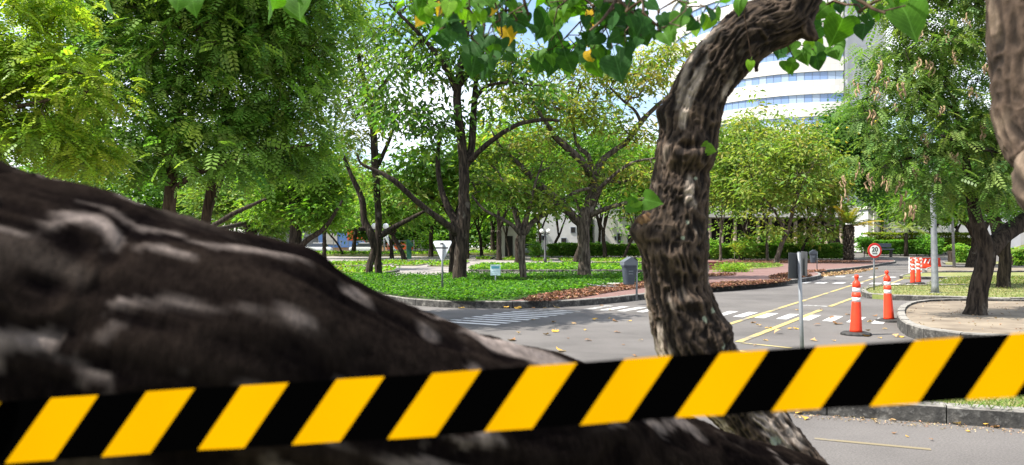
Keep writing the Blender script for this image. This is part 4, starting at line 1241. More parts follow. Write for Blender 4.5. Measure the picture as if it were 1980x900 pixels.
# T1
Y = 30.0
tree('forked_tree', 'tall dark forked tree in the green bed right of the triangular sign', (GX(893, Y), Y, .12), [
    (*limb_px(Y, [(893, 564, 38), (891, 545, 31), (890, 510, 27), (893, 470, 28), (896, 430, 31), (897, 380, 22), (896, 310, 20), (888, 240, 18), (884, 180, 16), (893, 120, 14), (903, 60, 10), (900, -10, 7)]), 4.5),
    (*limb_px(Y, [(890, 455, 17), (868, 438, 15, -.3), (835, 413, 13, -.7), (800, 385, 11, -1.0), (765, 352, 12, -1.3), (735, 334, 8, -1.4), (700, 318, 6, -1.5), (690, 300, 4, -1.5)]), 3),
    (*limb_px(Y, [(888, 440, 18), (868, 405, 15, .2), (853, 365, 11, .4), (847, 320, 10, .6), (848, 280, 8, .7), (862, 240, 5, .8)]), 3),
    (*limb_px(Y, [(884, 178, 14), (862, 132, 12, -.4), (825, 82, 9, -.8), (790, 45, 7, -1), (752, 8, 5, -1.2)]), 1),
    (*limb_px(Y, [(897, 330, 18), (911, 290, 15, .2), (915, 240, 15, .3), (918, 185, 12, .4), (922, 150, 9, .5), (935, 110, 6, .6)]), 2),
    (*limb_px(Y, [(905, 315, 12), (935, 285, 11, -.3), (965, 262, 10, -.5), (1005, 240, 9, -.6), (1050, 232, 7, -.6), (1082, 234, 5, -.6)]), 2),
    (*limb_px(Y, [(886, 170, 13), (905, 142, 12, .3), (930, 120, 9, .6), (975, 85, 6, .9)]), 1),
    (*limb_px(Y, [(919, 192, 9), (940, 168, 7, -.4), (980, 160, 5, -.8), (1030, 165, 4, -1)]), 1)],
    [blob_px(800, 205, Y, 1.7, 1.3, 1.4), blob_px(750, 215, Y + .5, 1.2, 1.2, 1.2), blob_px(845, 240, Y, 1.0, 1.0, 1.0), blob_px(850, 120, Y, 2.1, 1.0, 1.8), blob_px(760, 90, Y, 1.4, 1.3, 1.4),
     blob_px(942, 215, Y, .75, .6, .9), blob_px(960, 120, Y, 1.8, 1.0, 1.4), blob_px(850, 10, Y, 2.6, 1.2, 1.8), blob_px(1010, 185, Y - .6, 1.6, .6, 1.0)],
    215, 21, .38, .31, DEEP + GREEN, (1, 3, 4, 4, 4, 2, 1), bare=190, tip_r=.012, droop=.75)
# small pale cluster hanging on its stem
# T2
Y = 34.0
tree('umbrella_tree', 'stout sunlit forked tree with a spreading yellow green crown left of the near trunk', (GX(1131, Y), Y, .12), [
    (*limb_px(Y, [(1130, 548, 34), (1130, 525, 27), (1130, 500, 25), (1128, 450, 25), (1128, 425, 27), (1141, 392, 22), (1147, 360, 20), (1150, 335, 18)]), 3.6),
    (*limb_px(Y, [(1148, 345, 15), (1125, 312, 15, -.4), (1095, 285, 14, -.8), (1070, 260, 12, -1.0), (1050, 228, 7, -1.2), (1020, 190, 5, -1.4)]), 1),
    (*limb_px(Y, [(1149, 338, 12), (1136, 300, 10, .4), (1118, 283, 8, .8), (1108, 235, 6, 1.2), (1120, 170, 4, 1.4)]), 1),
    (*limb_px(Y, [(1151, 338, 15), (1165, 310, 13, .3), (1190, 290, 11, .6), (1212, 275, 10, .9), (1228, 252, 12, 1.0), (1245, 230, 11, 1.2), (1265, 210, 9, 1.4), (1292, 185, 6, 1.5)]), 1),
    (*limb_px(Y, [(1240, 238, 7, 1.1), (1228, 215, 6, .8), (1205, 195, 5, .5), (1180, 170, 4, .2)]), 1),
    (*limb_px(Y, [(1120, 432, 20), (1088, 398, 18, -.5), (1052, 366, 16, -1.0), (1030, 345, 14, -1.3), (1003, 318, 10, -1.5), (972, 290, 7, -1.6), (955, 262, 4, -1.6)]), 1.5),
    (*limb_px(Y, [(1120, 425, 14), (1080, 401, 13, .4), (1020, 378, 12, .7), (975, 360, 10, .9), (935, 342, 7, 1.0)]), 1.5),
    (*limb_px(Y, [(1138, 405, 13), (1158, 368, 10, -.5), (1180, 345, 8, -.8), (1220, 316, 6, -1.0), (1268, 306, 4, -1.2)]), 1),
    (*limb_px(Y, [(1138, 420, 11), (1170, 404, 9, -.6), (1222, 390, 7, -1.0), (1266, 380, 5, -1.3)]), 1),
    (*limb_px(Y, [(1145, 375, 8), (1175, 352, 7, .6), (1205, 352, 6, 1.0), (1240, 335, 4, 1.2)]), 1)],
    [blob_px(1085, 205, Y, 2.4, .7, 2.0), blob_px(1235, 150, Y, 2.2, .9, 2.0), blob_px(1180, 330, Y, 1.6, .5, 1.6), blob_px(1010, 180, Y, 1.9, .8, 1.5), blob_px(1235, 345, Y - .8, 1.0, .7, 1.2), blob_px(1000, 300, Y - 1.4, 1.6, .5, 1.2),
     blob_px(1105, 350, Y, 1.2, .4, 1.2), blob_px(1110, 140, Y, 2.0, .8, 1.8), blob_px(1290, 110, Y, 1.4, .7, 1.6), blob_px(1190, 240, Y, 1.4, .6, 1.6), blob_px(960, 350, Y, 1.1, .5, 1.2), blob_px(1215, 420, Y - .8, .9, .45, 1.0), blob_px(1010, 110, Y, 1.6, .7, 1.5), blob_px(1060, 262, Y - 1, 1.5, .5, 1.2), blob_px(1255, 262, Y, 1.2, .5, 1.2), blob_px(1130, 225, Y + .8, 1.5, .6, 1.2), blob_px(975, 240, Y - 1, 1.2, .5, 1)],
    360, 20, .40, .28, YELLOW + GREEN, (2, 4, 4, 1, 3, 1, 2, 3, 2), barkm='bark_grey', bare=380, tip_r=.013, droop=.55, aspect=.38)
# T3
Y = 31.0
tree('slender_tree', 'slender branching tree standing in the green bed between the two stout trunks', (GX(1014, Y), Y, .12), [
    (*limb_px(Y, [(1015, 558, 20), (1013, 540, 15), (1010, 515, 14), (1009, 480, 14), (1010, 455, 15)]), 2.5),
    (*limb_px(Y, [(1009, 458, 9), (990, 436, 8, -.3), (963, 420, 7, -.5), (935, 405, 6, -.7), (912, 378, 4, -.8)]), 1),
    (*limb_px(Y, [(1012, 457, 12), (1030, 430, 11, .2), (1060, 410, 10, .4), (1085, 391, 8, .5), (1112, 372, 7, .6), (1142, 364, 5, .6)]), 1),
    (*limb_px(Y, [(1010, 456, 9), (1000, 420, 8, .4), (985, 378, 6, .7), (962, 330, 4, 1.0)]), 1),
    (*limb_px(Y, [(1013, 452, 9), (1024, 400, 7, -.3), (1035, 355, 5, -.6), (1050, 310, 3, -.8)]), 1)],
    [blob_px(985, 375, Y, 1.2, .5, 1.0), blob_px(1050, 395, Y, 1.2, .45, 1.0), blob_px(930, 355, Y, 1.0, .5, 1.0), blob_px(1070, 330, Y, 1.0, .5, 1.0), blob_px(950, 305, Y + 1, 1.0, .5, .8)],
    100, 20, .30, .26, GREEN + YELLOW, (3, 4, 3, 2, 1, 2, 1, 0, 0), barkm='bark_grey', bare=170, tip_r=.011)
# T4
Y = 36.0
tree('twin_stem_tree', 'feathery tree with two dark stems right beyond the blurred limb', (GX(722, Y), Y, .0), [
    (*limb_px(Y, [(733, 548, 17), (731, 500, 14), (732, 440, 14), (731, 400, 13), (727, 350, 13), (724, 300, 15), (722, 250, 14), (714, 190, 12), (700, 140, 9), (688, 80, 6), (680, 10, 4)]), 4),
    (*limb_px(Y, [(712, 548, 17, -.4), (716, 510, 14, -.4), (723, 482, 14, -.4), (716, 450, 16, -.5), (704, 425, 14, -.5), (700, 385, 12, -.6), (682, 345, 9, -.7), (663, 300, 6, -.8)]), 4),
    (*limb_px(Y, [(735, 458, 13), (760, 441, 11, -.4), (790, 425, 9, -.7), (822, 408, 5, -.9)]), 1),
    (*limb_px(Y, [(710, 443, 9, -.5), (694, 443, 8, -.7)]), 9),
    (*limb_px(Y, [(716, 198, 9), (745, 160, 8, .4), (775, 122, 6, .8), (802, 90, 4, 1)]), 1),
    (*limb_px(Y, [(726, 330, 9), (742, 296, 8, .4), (760, 250, 6, .8), (765, 200, 4, 1)]), 1)],
    [blob_px(690, 60, Y, 2.0, 1.8, 1.8), blob_px(690, 180, Y, 1.5, 1.4, 1.5), blob_px(660, 270, Y, 1.2, 1.3, 1.2), blob_px(735, 250, Y, .8, .8, .9), blob_px(720, 350, Y, .7, .8, .8), blob_px(640, 150, Y, 1.5, 1.5, 1.3), blob_px(735, 130, Y, .9, .9, 1)],
    260, 22, .34, .26, GREEN + YELLOW, (3, 4, 3, 2, 0, 2, 1, 0, 0), bare=120, droop=.55, aspect=.36)
# T5
Y = 50.0
tree('upright_tree', 'bright green tree with an upright dark stem above the blurred limb', (GX(572, Y), Y, 0), [
    (*limb_px(Y, [(572, 528, 28), (571, 480, 24), (571, 420, 22), (568, 375, 20), (556, 345, 12), (545, 305, 8), (540, 260, 5)]), 3),
    (*limb_px(Y, [(569, 378, 16), (577, 352, 12), (586, 332, 9), (600, 300, 6)]), 1),
    (*limb_px(Y, [(571, 500, 14), (590, 468, 12, -.5), (620, 448, 10, -1), (640, 425, 8, -1.3), (662, 388, 5, -1.5)]), 1)],
    [blob_px(615, 400, Y, 1.7, 1.6, 2.0), blob_px(535, 400, Y + 1, 2.2, 1.4, 2.0), blob_px(590, 330, Y, 2.6, 1.6, 2.4), blob_px(650, 350, Y, 1.3, 1.3, 1.6), blob_px(520, 330, Y, 1.8, 1.4, 2), blob_px(640, 420, Y, .8, .7, 1)],
    360, 28, .45, .38, FRESH + GREEN, (4, 4, 3, 2, 1, 2, 2, 1), leafm='leaf_far')
tree('low_tree', 'low dark tree with short clustered stems peeping over the blurred limb at left', (GX(487, 56), 56, 0), [
    (*limb_px(56, [(487, 518, 30), (487, 470, 26), (486, 452, 24), (470, 425, 10), (455, 400, 6)]), 2),
    (*limb_px(56, [(487, 455, 16), (500, 432, 12), (515, 405, 8), (535, 385, 5)]), 1), (*limb_px(56, [(484, 455, 12), (482, 430, 10), (478, 400, 6)]), 1),
    (*limb_px(40, [(395, 450, 10), (440, 420, 10), (480, 400, 8), (515, 385, 5)]), 1)],
    [blob_px(450, 400, 56, 2.6, 1.0, 2.4), blob_px(510, 400, 56, 2.0, 1.0, 2), blob_px(420, 380, 56, 2.4, 1.2, 2), blob_px(530, 440, 56, 1.4, .7, 1.2)],
    240, 28, .5, .40, GREEN + YELLOW, (4, 3, 2, 1, 1, 1, 0, 0, 2), leafm='leaf_far')

# ------------------------------------------------------------------ the dense feathery trees at left
Y = 15.5
TLP = [(.14, .27, .05), (.19, .33, .06), (.25, .38, .07), (.32, .40, .08), (.08, .185, .045), (.11, .23, .055), (.13, .26, .055)]
tree('feathery_tree', 'dense dark green feathery tree filling the upper left, trunk behind the blurred limb', (GX(330, Y), Y, 0), [
    (*limb_px(Y, [(326, 632, 34), (328, 500, 27), (328, 400, 25), (331, 355, 22), (336, 300, 20), (346, 220, 16), (350, 100, 12), (342, 0, 8), (340, -120, 5)]), 2.6),
    (*limb_px(Y, [(332, 350, 14), (290, 325, 12, .3), (235, 305, 9, .6), (170, 280, 6, .8)]), 1),
    (*limb_px(Y, [(330, 372, 12), (365, 345, 11, -.3), (420, 320, 9, -.5), (480, 300, 6, -.6)]), 1),
    (*limb_px(Y, [(338, 280, 12), (290, 200, 10, .6), (240, 120, 7, 1.0)]), 1)],
    [blob_px(290, 200, Y, 1.9, 1.25, 1.3), blob_px(350, 60, Y, 2.0, 1.5, 1.4), blob_px(180, 60, Y + .6, 1.7, 1.3, 1.2), blob_px(250, 300, Y - .3, 1.4, .55, 1.1), blob_px(390, 300, Y - .6, 1.1, .5, .9), blob_px(330, -80, Y, 3.0, 1.3, 2), blob_px(150, 270, Y, 1.0, .7, 1)],
    690, 12, .21, .30, TLP, (3, 4, 3, 2, 1, 2, 2), kind='pinnate', barkm='bark_brown', bare=60, tip_r=.006, step=.3, droop=.45, clumpvar=.3)
Y = 16.5
tree('feathery_tree', 'dense feathery tree with a leaning reddish stem right of the upper left trunk', (GX(396, Y), Y, 0), [
    (*limb_px(Y, [(392, 620, 26), (396, 480, 20), (400, 415, 19), (411, 350, 18), (420, 300, 15), (432, 220, 13), (445, 110, 9), (450, 0, 6), (450, -100, 4)]), 3),
    (*limb_px(Y, [(405, 410, 10), (418, 375, 9, .3), (432, 340, 7, .5)]), 1),
    (*limb_px(Y, [(422, 290, 10), (480, 230, 9, .2), (540, 190, 7, .4), (600, 170, 5, .6)]), 1),
    (*limb_px(Y, [(418, 310, 9), (490, 290, 8, -.3), (560, 285, 6, -.5), (610, 280, 4, -.6)]), 1)],
    [blob_px(470, 240, Y, 1.4, 1.0, 1.2), blob_px(540, 270, Y, 1.2, .75, 1.1), blob_px(590, 200, Y, .8, 1.0, 1), blob_px(520, 130, Y, 1.4, 1.3, 1.3), blob_px(450, 320, Y - .4, .95, .4, .9), blob_px(590, 60, Y, 1.1, 1.1, 1.2), blob_px(460, 20, Y, 1.7, 1.3, 1.5), blob_px(500, -90, Y, 2.4, 1.2, 2), blob_px(600, 300, Y, .7, .45, .8)],
    590, 12, .21, .30, TLP, (3, 4, 3, 2, 1, 2, 1), kind='pinnate', barkm='bark_brown', bare=50, tip_r=.006, step=.3, droop=.55, clumpvar=.3)
Y = 12.3
tree('feathery_tree', 'sunlit yellow green feathery boughs at the left edge of the photo', (GX(-190, Y), Y, 0), [
    (*limb_px(Y, [(-190, 680, 40), (-185, 450, 34), (-175, 320, 30), (-120, 180, 22), (-90, 60, 14), (-80, -60, 8)]), 3),
    (*limb_px(Y, [(-170, 300, 18), (-80, 240, 14), (20, 210, 9, -.3), (110, 190, 6, -.5), (190, 170, 4, -.6)]), 1),
    (*limb_px(Y, [(-165, 330, 14), (-80, 310, 10), (20, 280, 7, .2), (110, 270, 5, .3)]), 1)],
    [blob_px(70, 130, Y, .95, .42, .8), blob_px(170, 165, Y - .5, .55, .38, .6), blob_px(30, 215, Y, .8, .35, .8), blob_px(110, 260, Y, .75, .3, .7), blob_px(-30, 110, Y, .8, .6, .8), blob_px(170, 300, Y + .3, .5, .3, .6), blob_px(60, 10, Y, .7, .5, .7), blob_px(-60, 260, Y, 1.0, .5, .8)],
    420, 12, .17, .23, [(.25, .38, .042), (.34, .44, .05), (.43, .47, .06), (.15, .27, .036)], (3, 4, 2, 2), kind='pinnate', barkm='bark_brown', tip_r=.005, step=.25, droop=.4)

# ------------------------------------------------------------------ right hand side
Y = 15.9
trt, trs, trtips = tree('podded_tree', 'leaning feathery tree hung with brown pods in the raised dirt bed at right', (GX(1885, Y), Y, .17), [
    (*limb_px(Y, [(1884, 616, 50), (1886, 598, 41), (1893, 560, 36), (1904, 515, 36), (1908, 480, 35), (1896, 450, 28), (1882, 400, 22), (1872, 340, 17), (1858, 250, 12), (1830, 150, 8), (1800, 60, 5)]), 4),
    (*limb_px(Y, [(1910, 490, 36), (1945, 452, 34, .2), (1985, 425, 31, .4), (2050, 370, 26, .5), (2100, 270, 20, .4), (2080, 140, 14, .2), (2040, 20, 9)]), 2.5),
    (*limb_px(Y, [(2090, 300, 14, .4), (2010, 300, 12, -.1), (1930, 292, 10, -.5), (1875, 283, 8, -.8), (1820, 262, 5, -1)]), 1),
    (*limb_px(Y, [(1865, 290, 9), (1800, 300, 7, -.4), (1740, 310, 5, -.6), (1690, 330, 3, -.7)]), 1),
    (*limb_px(Y, [(1850, 215, 9), (1780, 170, 7, -.3), (1710, 150, 4, -.5)]), 1)],
    [blob_px(1810, 110, Y, 1.15, .95, 1.2), blob_px(1730, 180, Y - .3, .85, .75, .9), blob_px(1850, 220, Y, 1.0, .9, 1.1), blob_px(1770, 270, Y - .5, .9, .7, .9), blob_px(1720, 320, Y - .6, .55, .38, .6), blob_px(1900, 50, Y, 1.0, .9, 1.1), blob_px(1800, 350, Y - .4, .65, .35, .7),
     blob_px(1760, 60, Y, .65, .6, .8), blob_px(1900, 350, Y - .3, .6, .55, .8), blob_px(1960, 260, Y, .9, 1.0, 1.1), blob_px(1950, 390, Y + .4, .5, .3, .6), blob_px(1840, -70, Y, 1.6, .9, 1.5), blob_px(1690, 120, Y - .2, .45, .4, .5), blob_px(1730, 10, Y, .5, .5, .6), blob_px(1680, 250, Y - .6, .5, .45, .5), blob_px(1660, 310, Y - .6, .35, .35, .4), blob_px(1790, 395, Y - .5, .45, .2, .5)],
    640, 12, .18, .225, [(.11, .21, .05), (.16, .26, .065), (.24, .31, .085), (.075, .16, .04)], (3, 4, 3, 2), kind='pinnate', tip_r=.006, step=.3, droop=.6, bare=40)
# brown pod bunches hanging in it
def pod_mesh():
    mb = MB()
    for k in range(random.randint(4, 7)):
        x, y, z = random.uniform(-.05, .05), random.uniform(-.05, .05), -random.uniform(0, .22)
        l = random.uniform(.10, .17); pts = [(x, y, z)]; rr = [.006]
        for j in range(1, 6): pts.append((x + random.uniform(-.012, .012) + .02 * math.sin(j), y + random.uniform(-.01, .01), z - l * j / 5)); rr.append(.014 if j % 2 else .010)
        rr[-1] = .003
        mb.tube(pts, rr, 5)
    me = mb.mesh('seed_pods'); me.materials.append(M['dry_pod']); return me
pods = [pod_mesh() for _ in range(6)]
PODS = [(1660, 160), (1690, 215), (1735, 205), (1740, 345), (1680, 340), (1715, 345), (1742, 375), (1790, 300), (1790, 250), (1770, 330), (1660, 320), (1800, 120), (1775, 115), (1845, 100), (1715, 155), (1745, 150), (1630, 345), (1632, 370), (1765, 320), (1850, 300), (1820, 200), (1880, 160), (1700, 120), (1900, 240), (1835, 60), (1780, 60), (1870, 30), (1760, 385), (1695, 170), (1905, 130), (1925, 230), (1812, 330)]
for i, (px, py) in enumerate(PODS):
    q = P(px, py - 8, Y - 1.0 + random.uniform(-.35, .3))
    o = mobj('seed_pods', random.choice(pods), trt); o.location = q - Vector(trt.location); o.rotation_euler = (0, 0, random.uniform(0, 6)); s_ = random.uniform(1.0, 1.6); o.scale = (s_, s_, s_)
Y = 27.0
tree('shaded_tree', 'dark shaded trunk standing behind the leaning podded tree', (GX(1940, Y), Y, .1), [
    (*limb_px(Y, [(1940, 572, 30), (1941, 540, 25), (1943, 500, 23), (1936, 458, 30), (1915, 410, 16), (1890, 370, 9)]), 2.5),
    (*limb_px(Y, [(1938, 470, 24), (1960, 440, 20), (2000, 400, 14), (2040, 350, 8)]), 1)],
    [blob_px(1880, 370, Y, 1.7, 1.0, 1.6), blob_px(1960, 350, Y, 1.6, 1.2, 1.6), blob_px(1920, 280, Y, 2.2, 1.2, 2), blob_px(2050, 330, Y, 2, 1.4, 2), blob_px(1830, 330, Y, 1.2, .9, 1.2)],
    380, 24, .38, .32, DEEP + GREEN, (2, 4, 3, 2, 1, 0, 0))
Y = 55.0
tree('shaded_tree', 'smaller dark trunk left of the leaning podded tree, behind the lawns', (GX(1884, Y), Y, .1), [
    (*limb_px(Y, [(1880, 524, 30), (1885, 495, 24), (1890, 465, 20), (1875, 440, 12), (1850, 415, 8)]), 2),
    (*limb_px(Y, [(1889, 475, 14), (1905, 440, 10), (1920, 410, 7)]), 1)],
    [blob_px(1830, 395, Y, 2.4, 1.1, 2.2), blob_px(1890, 380, Y, 2.4, 1.2, 2.2), blob_px(1790, 400, Y, 1.8, .9, 2)],
    260, 24, .5, .42, FRESH + GREEN, (3, 3, 2, 2, 1, 2, 1, 1), leafm='leaf_far')
Y = 88
tf, tfs, tft = tree('flowering_tree', 'dense dark green tree with round yellow blooms right of the tower', (GX(1622, Y + 5), Y + 5, .1), [
    (*limb_px(Y + 5, [(1624, 505, 20), (1616, 470, 18), (1604, 435, 16), (1612, 390, 12), (1630, 340, 9), (1640, 280, 6)]), 2),
    (*limb_px(Y + 5, [(1606, 440, 10), (1585, 410, 8), (1575, 370, 6)]), 1)],
    [blob_px(1640, 285, Y, 4.4, 4.4, 4.0), blob_px(1600, 340, Y, 3.0, 3.4, 3.0), blob_px(1690, 330, Y, 3.0, 4.0, 3.0), blob_px(1650, 230, Y, 3.4, 2.4, 3.0), blob_px(1580, 280, Y, 2.0, 2.4, 2)],
    520, 28, .75, .55, DEEP + GREEN, (2, 4, 4, 3, 1, 0, 0), leafm='leaf_far', tip_r=.016)
yb_ = mat('yellow_bloom', (.62, .46, .03), .6)
bl_me = MB().sphere((0, 0, 0), .17, u=8, v=6).mesh('bloom'); bl_me.materials.append(yb_)
for px, py in ((1553, 284), (1552, 303), (1554, 318), (1592, 303), (1637, 275), (1660, 258), (1687, 219), (1689, 204), (1693, 236), (1714, 282), (1639, 247), (1650, 228), (1620, 250), (1600, 330), (1680, 300), (1567, 335), (1610, 270)):
    o = mobj('bloom', bl_me, tf); o.location = P(px, py, Y - 3.6) - Vector(tf.location)

# yellowing trees right of the near trunk
def gtree(name, label, px, Y, fork, H, Rr, pal, w, nclump=150, per=22, L=.4, r0=.22, lean=0.0, flat=.42, stems=3, barkm='bark_dark', group=None, low=0.0, spread=.6, bare=0, leafm='leaf_far'):
    b = Vector((GX(px, Y), Y, zt(Y) if Y > 48 else .0)); ph = random.uniform(0, 6)
    tr = [(b.x, b.y, b.z - .05), (b.x + lean * .25, b.y, b.z + fork * .35), (b.x + lean * .6 + random.uniform(-.1, .1), b.y, b.z + fork * .7), (b.x + lean, b.y, b.z + fork)]
    limbs = [(tr, [r0 * 1.25, r0, r0 * .92, r0 * .9], 2.5)]
    top = Vector(tr[-1]); blobs = []
    for k in range(stems):
        a = ph + 2 * math.pi * k / stems + random.uniform(-.4, .4); rr = Rr * random.uniform(.45, .65)
        e = top + Vector((math.cos(a) * rr, math.sin(a) * rr, (H - fork) * random.uniform(.35, .55)))
        m1 = top.lerp(e, .45) + Vector((0, 0, .08 * Rr)); 
        limbs.append(([top - Vector((0, 0, .12)), m1, e, e + Vector((math.cos(a + .5) * rr * .5, math.sin(a + .5) * rr * .5, (H - fork) * .2))], [r0 * .62, r0 * .45, r0 * .28, r0 * .12], .6))
        blobs.append((e.x, e.y, e.z + .1 * H, Rr * .62, Rr * .62, (H - fork) * flat))
    c = top + Vector((0, 0, (H - fork) * .55)); blobs.append((c.x, c.y, c.z, Rr * .75, Rr * .75, (H - fork) * flat))
    for k in range(5):
        a = random.uniform(0, 6.28); q_ = Rr * random.uniform(.6, 1.0); blobs.append((c.x + math.cos(a) * q_, c.y + math.sin(a) * q_, c.z + random.uniform(-.25, .4) * (H - fork), Rr * random.uniform(.2, .36), Rr * .3, (H - fork) * random.uniform(.10, .18)))
    if low: blobs.append((c.x, c.y, b.z + fork + .2, Rr * .9, Rr * .8, low))
    return tree(name, label, b, limbs, blobs, nclump, per, spread, L, pal, w, barkm=barkm, leafm=leafm, group=group, tip_r=.014, bare=bare, droop=.5)
YW = [(.13, .22, .042), (.20, .29, .055), (.29, .33, .07), (.36, .29, .075), (.10, .18, .042)] + GREEN
gtree('yellowing_tree', 'yellowing tree with two leaning stems just right of the near trunk', 1500, 66, 2.8, 13.0, 4.0, YW, (2, 4, 4, 2, 3, 1, 2, 2, 1), 235, 25, .44, .22, 1.0, .40, 3, 'bark_grey', low=.5, bare=160)
gtree('yellowing_tree', 'yellowing tree with crooked dark stems close behind the near trunk', 1432, 82, 2.8, 17.0, 5.2, YW, (2, 4, 3, 2, 3, 1, 3, 2, 1), 240, 25, .50, .24, .7, .42, 3, low=.5, bare=160)
gtree('yellowing_tree', 'thin pale stemmed tree before the hedge, nearest to the near trunk', 1393, 74, 3.2, 14.5, 3.4, YW, (2, 3, 3, 1, 3, 1, 3, 2, 1), 220, 24, .46, .13, .1, .42, 3, 'bark_grey', bare=90)
gtree('yellowing_tree', 'thin straight stemmed tree in the lawn left of the leaning pair', 1484, 75, 4.2, 15.0, 3.6, YW, (2, 3, 3, 1, 3, 1, 3, 2, 1), 220, 24, .48, .14, -.2, .42, 3, 'bark_grey', bare=40)
gtree('yellowing_tree', 'dry yellow crowned tree left of the palm before the columns', 1545, 84, 2.8, 12.5, 4.2, YW, (2, 4, 4, 3, 2, 0, 1, 1, 1), 260, 24, .50, .16, 1.2, .38, 3, low=.9, bare=50)

# the background grove: every trunk the photo shows between the kerb and the back wall
GR = FRESH + GREEN
W1, W2, W3 = (4, 4, 3, 2, 1, 2, 2, 1), (2, 3, 2, 3, 3, 3, 2, 1), (1, 2, 1, 4, 4, 3, 1, 0)
BG = [  # px, Y, fork, H, R, r0, lean, weights, label
    (627, 86, 3.0, 11, 4.0, .24, 0, W1, 'grove tree with a straight dark trunk, farthest left over the blurred limb'),
    (664, 100, 2.6, 8, 3.0, .14, -1.6, W1, 'thin bent grove tree leaning left before the shop building'),
    (683, 104, 4.6, 13, 4.8, .30, .6, W1, 'grove tree right of the thin bent one, before the orange wall'),
    (758, 90, 3.2, 13, 4.6, .24, -.3, W2, 'dark grove tree half hidden by the twin stemmed tree'),
    (784, 79, 2.8, 11, 4.2, .26, -1.4, W2, 'grove tree leaning left on a small grass strip right of the twin stems'),
    (833, 97, 4.0, 14, 5.0, .30, .2, W2, 'grove tree behind the triangular sign with an even fork'),
    (875, 38.5, 3.0, 9.5, 3.0, .20, .1, W3, 'dark trunk close behind the tall forked tree'),
    (932, 100, 3.4, 12, 4.4, .22, -.5, W1, 'small trunk in the car park right of the tall forked tree'),
    (905, 88, 3.6, 13, 4.6, .14, .1, W2, 'narrow dark trunk touching the right edge of the tall forked tree'),
    (965, 81, 3.4, 13, 4.8, .30, 0, W1, 'straight dark trunk left of the cream kiosk'),
    (953, 107, 3.4, 14, 5.0, .34, 0, W2, 'far thick trunk just left of the cream kiosk'),
    (985, 96, 2.6, 11, 4.0, .15, -.4, W1, 'thin trunk before the dark opening of the kiosk'),
    (1001, 64, 2.8, 10, 3.6, .28, .2, W2, 'short thick trunk just behind the slender branching tree'),
    (1041, 92, 3.2, 12, 4.2, .22, .2, W1, 'grove trunk right beside the twin globe lamp'),
    (1068, 104, 2.6, 11, 4.4, .22, .9, W2, 'curving grove trunk behind the twin globe lamp'),
    (1112, 60, 2.8, 10.5, 3.8, .27, .9, W3, 'leaning trunk close behind the stout sunlit tree'),
    (1170, 90, 3.4, 12.5, 4.6, .26, -.2, W1, 'forked grove trunk right of the stout sunlit tree'),
    (1157, 104, 3.6, 13, 4.6, .22, .2, W1, 'farther straight trunk right of the stout sunlit tree'),
    (1205, 88, 3.0, 11, 4.0, .18, 1.6, W1, 'brown trunk bending right above the grey litter bin'),
    (1255, 96, 3.4, 12, 4.8, .24, 0, W2, 'grove trunk behind the left edge of the near trunk'),
    (1415, 95, 3.4, 13, 4.6, .20, 1.4, W2, 'dark leaning trunk behind the hedge near the dark shrub'),
    (1706, 112, 5.0, 14, 4.2, .26, 0, W1, 'straight trunk against the blank wall right of the palm'),
    (1757, 108, 2.0, 9.5, 5.4, .20, .6, W1, 'low spreading tree with pale curving stems before the blank wall'),
    (1803, 104, 3.0, 12, 5.0, .34, 0, W1, 'thick dark trunk behind the rounded fresh hedge'),
    (1850, 112, 3.4, 13, 5.0, .28, 0, W2, 'far trunk behind the thin grey pole'),
]
for px, Yt, fk, H, Rr, r0, ln_, w_, lab in BG:
    gtree('grove_tree', lab, px, Yt, fk, H * (.72 if 740 < px < 930 else 1.35 if 930 < px < 1270 else 1), Rr, GR + ([(.2, .21, .05)] if px % 2 else []), w_ + ((2,) if px % 2 else ()), 165 if Yt > 70 else 180, 22, .60 if Yt > 70 else .42, r0, ln_, .36, 3, low=0, spread=1.0 if Yt > 70 else .6, bare=50, group='dark trunked trees of the car park grove')
# taller trees along the street behind, read as one far wood
tips = []
for k in range(22):
    px = -150 + k * 108 + random.uniform(-30, 30); Yt = random.uniform(122, 146); H = random.uniform(6.5, 10) if 720 < px < 1280 else random.uniform(13, 21)
    if 1240 < px < 1700: H = random.uniform(8, 11)
    x = GX(px, Yt); rr = random.uniform(6, 8.5)
    tips.append(clump_cloud([(x, Yt, zt(Yt) + H * .62, rr, rr, H * .36), (x, Yt, zt(Yt) + H * .35, rr * .9, rr * .8, H * .16)], 260))
tips = np.concatenate(tips)
o = mobj('far_wood', crown_mesh('far_wood', tips, 20, 1.2, .95, 'broad', FRESH + GREEN + DEEP, (2, 2, 1, 2, 3, 3, 2, 1, 1, 2, 1)), None, M['leaf_far'], 'stuff')
tag(o, 'far leafy treetops behind the street at the back')

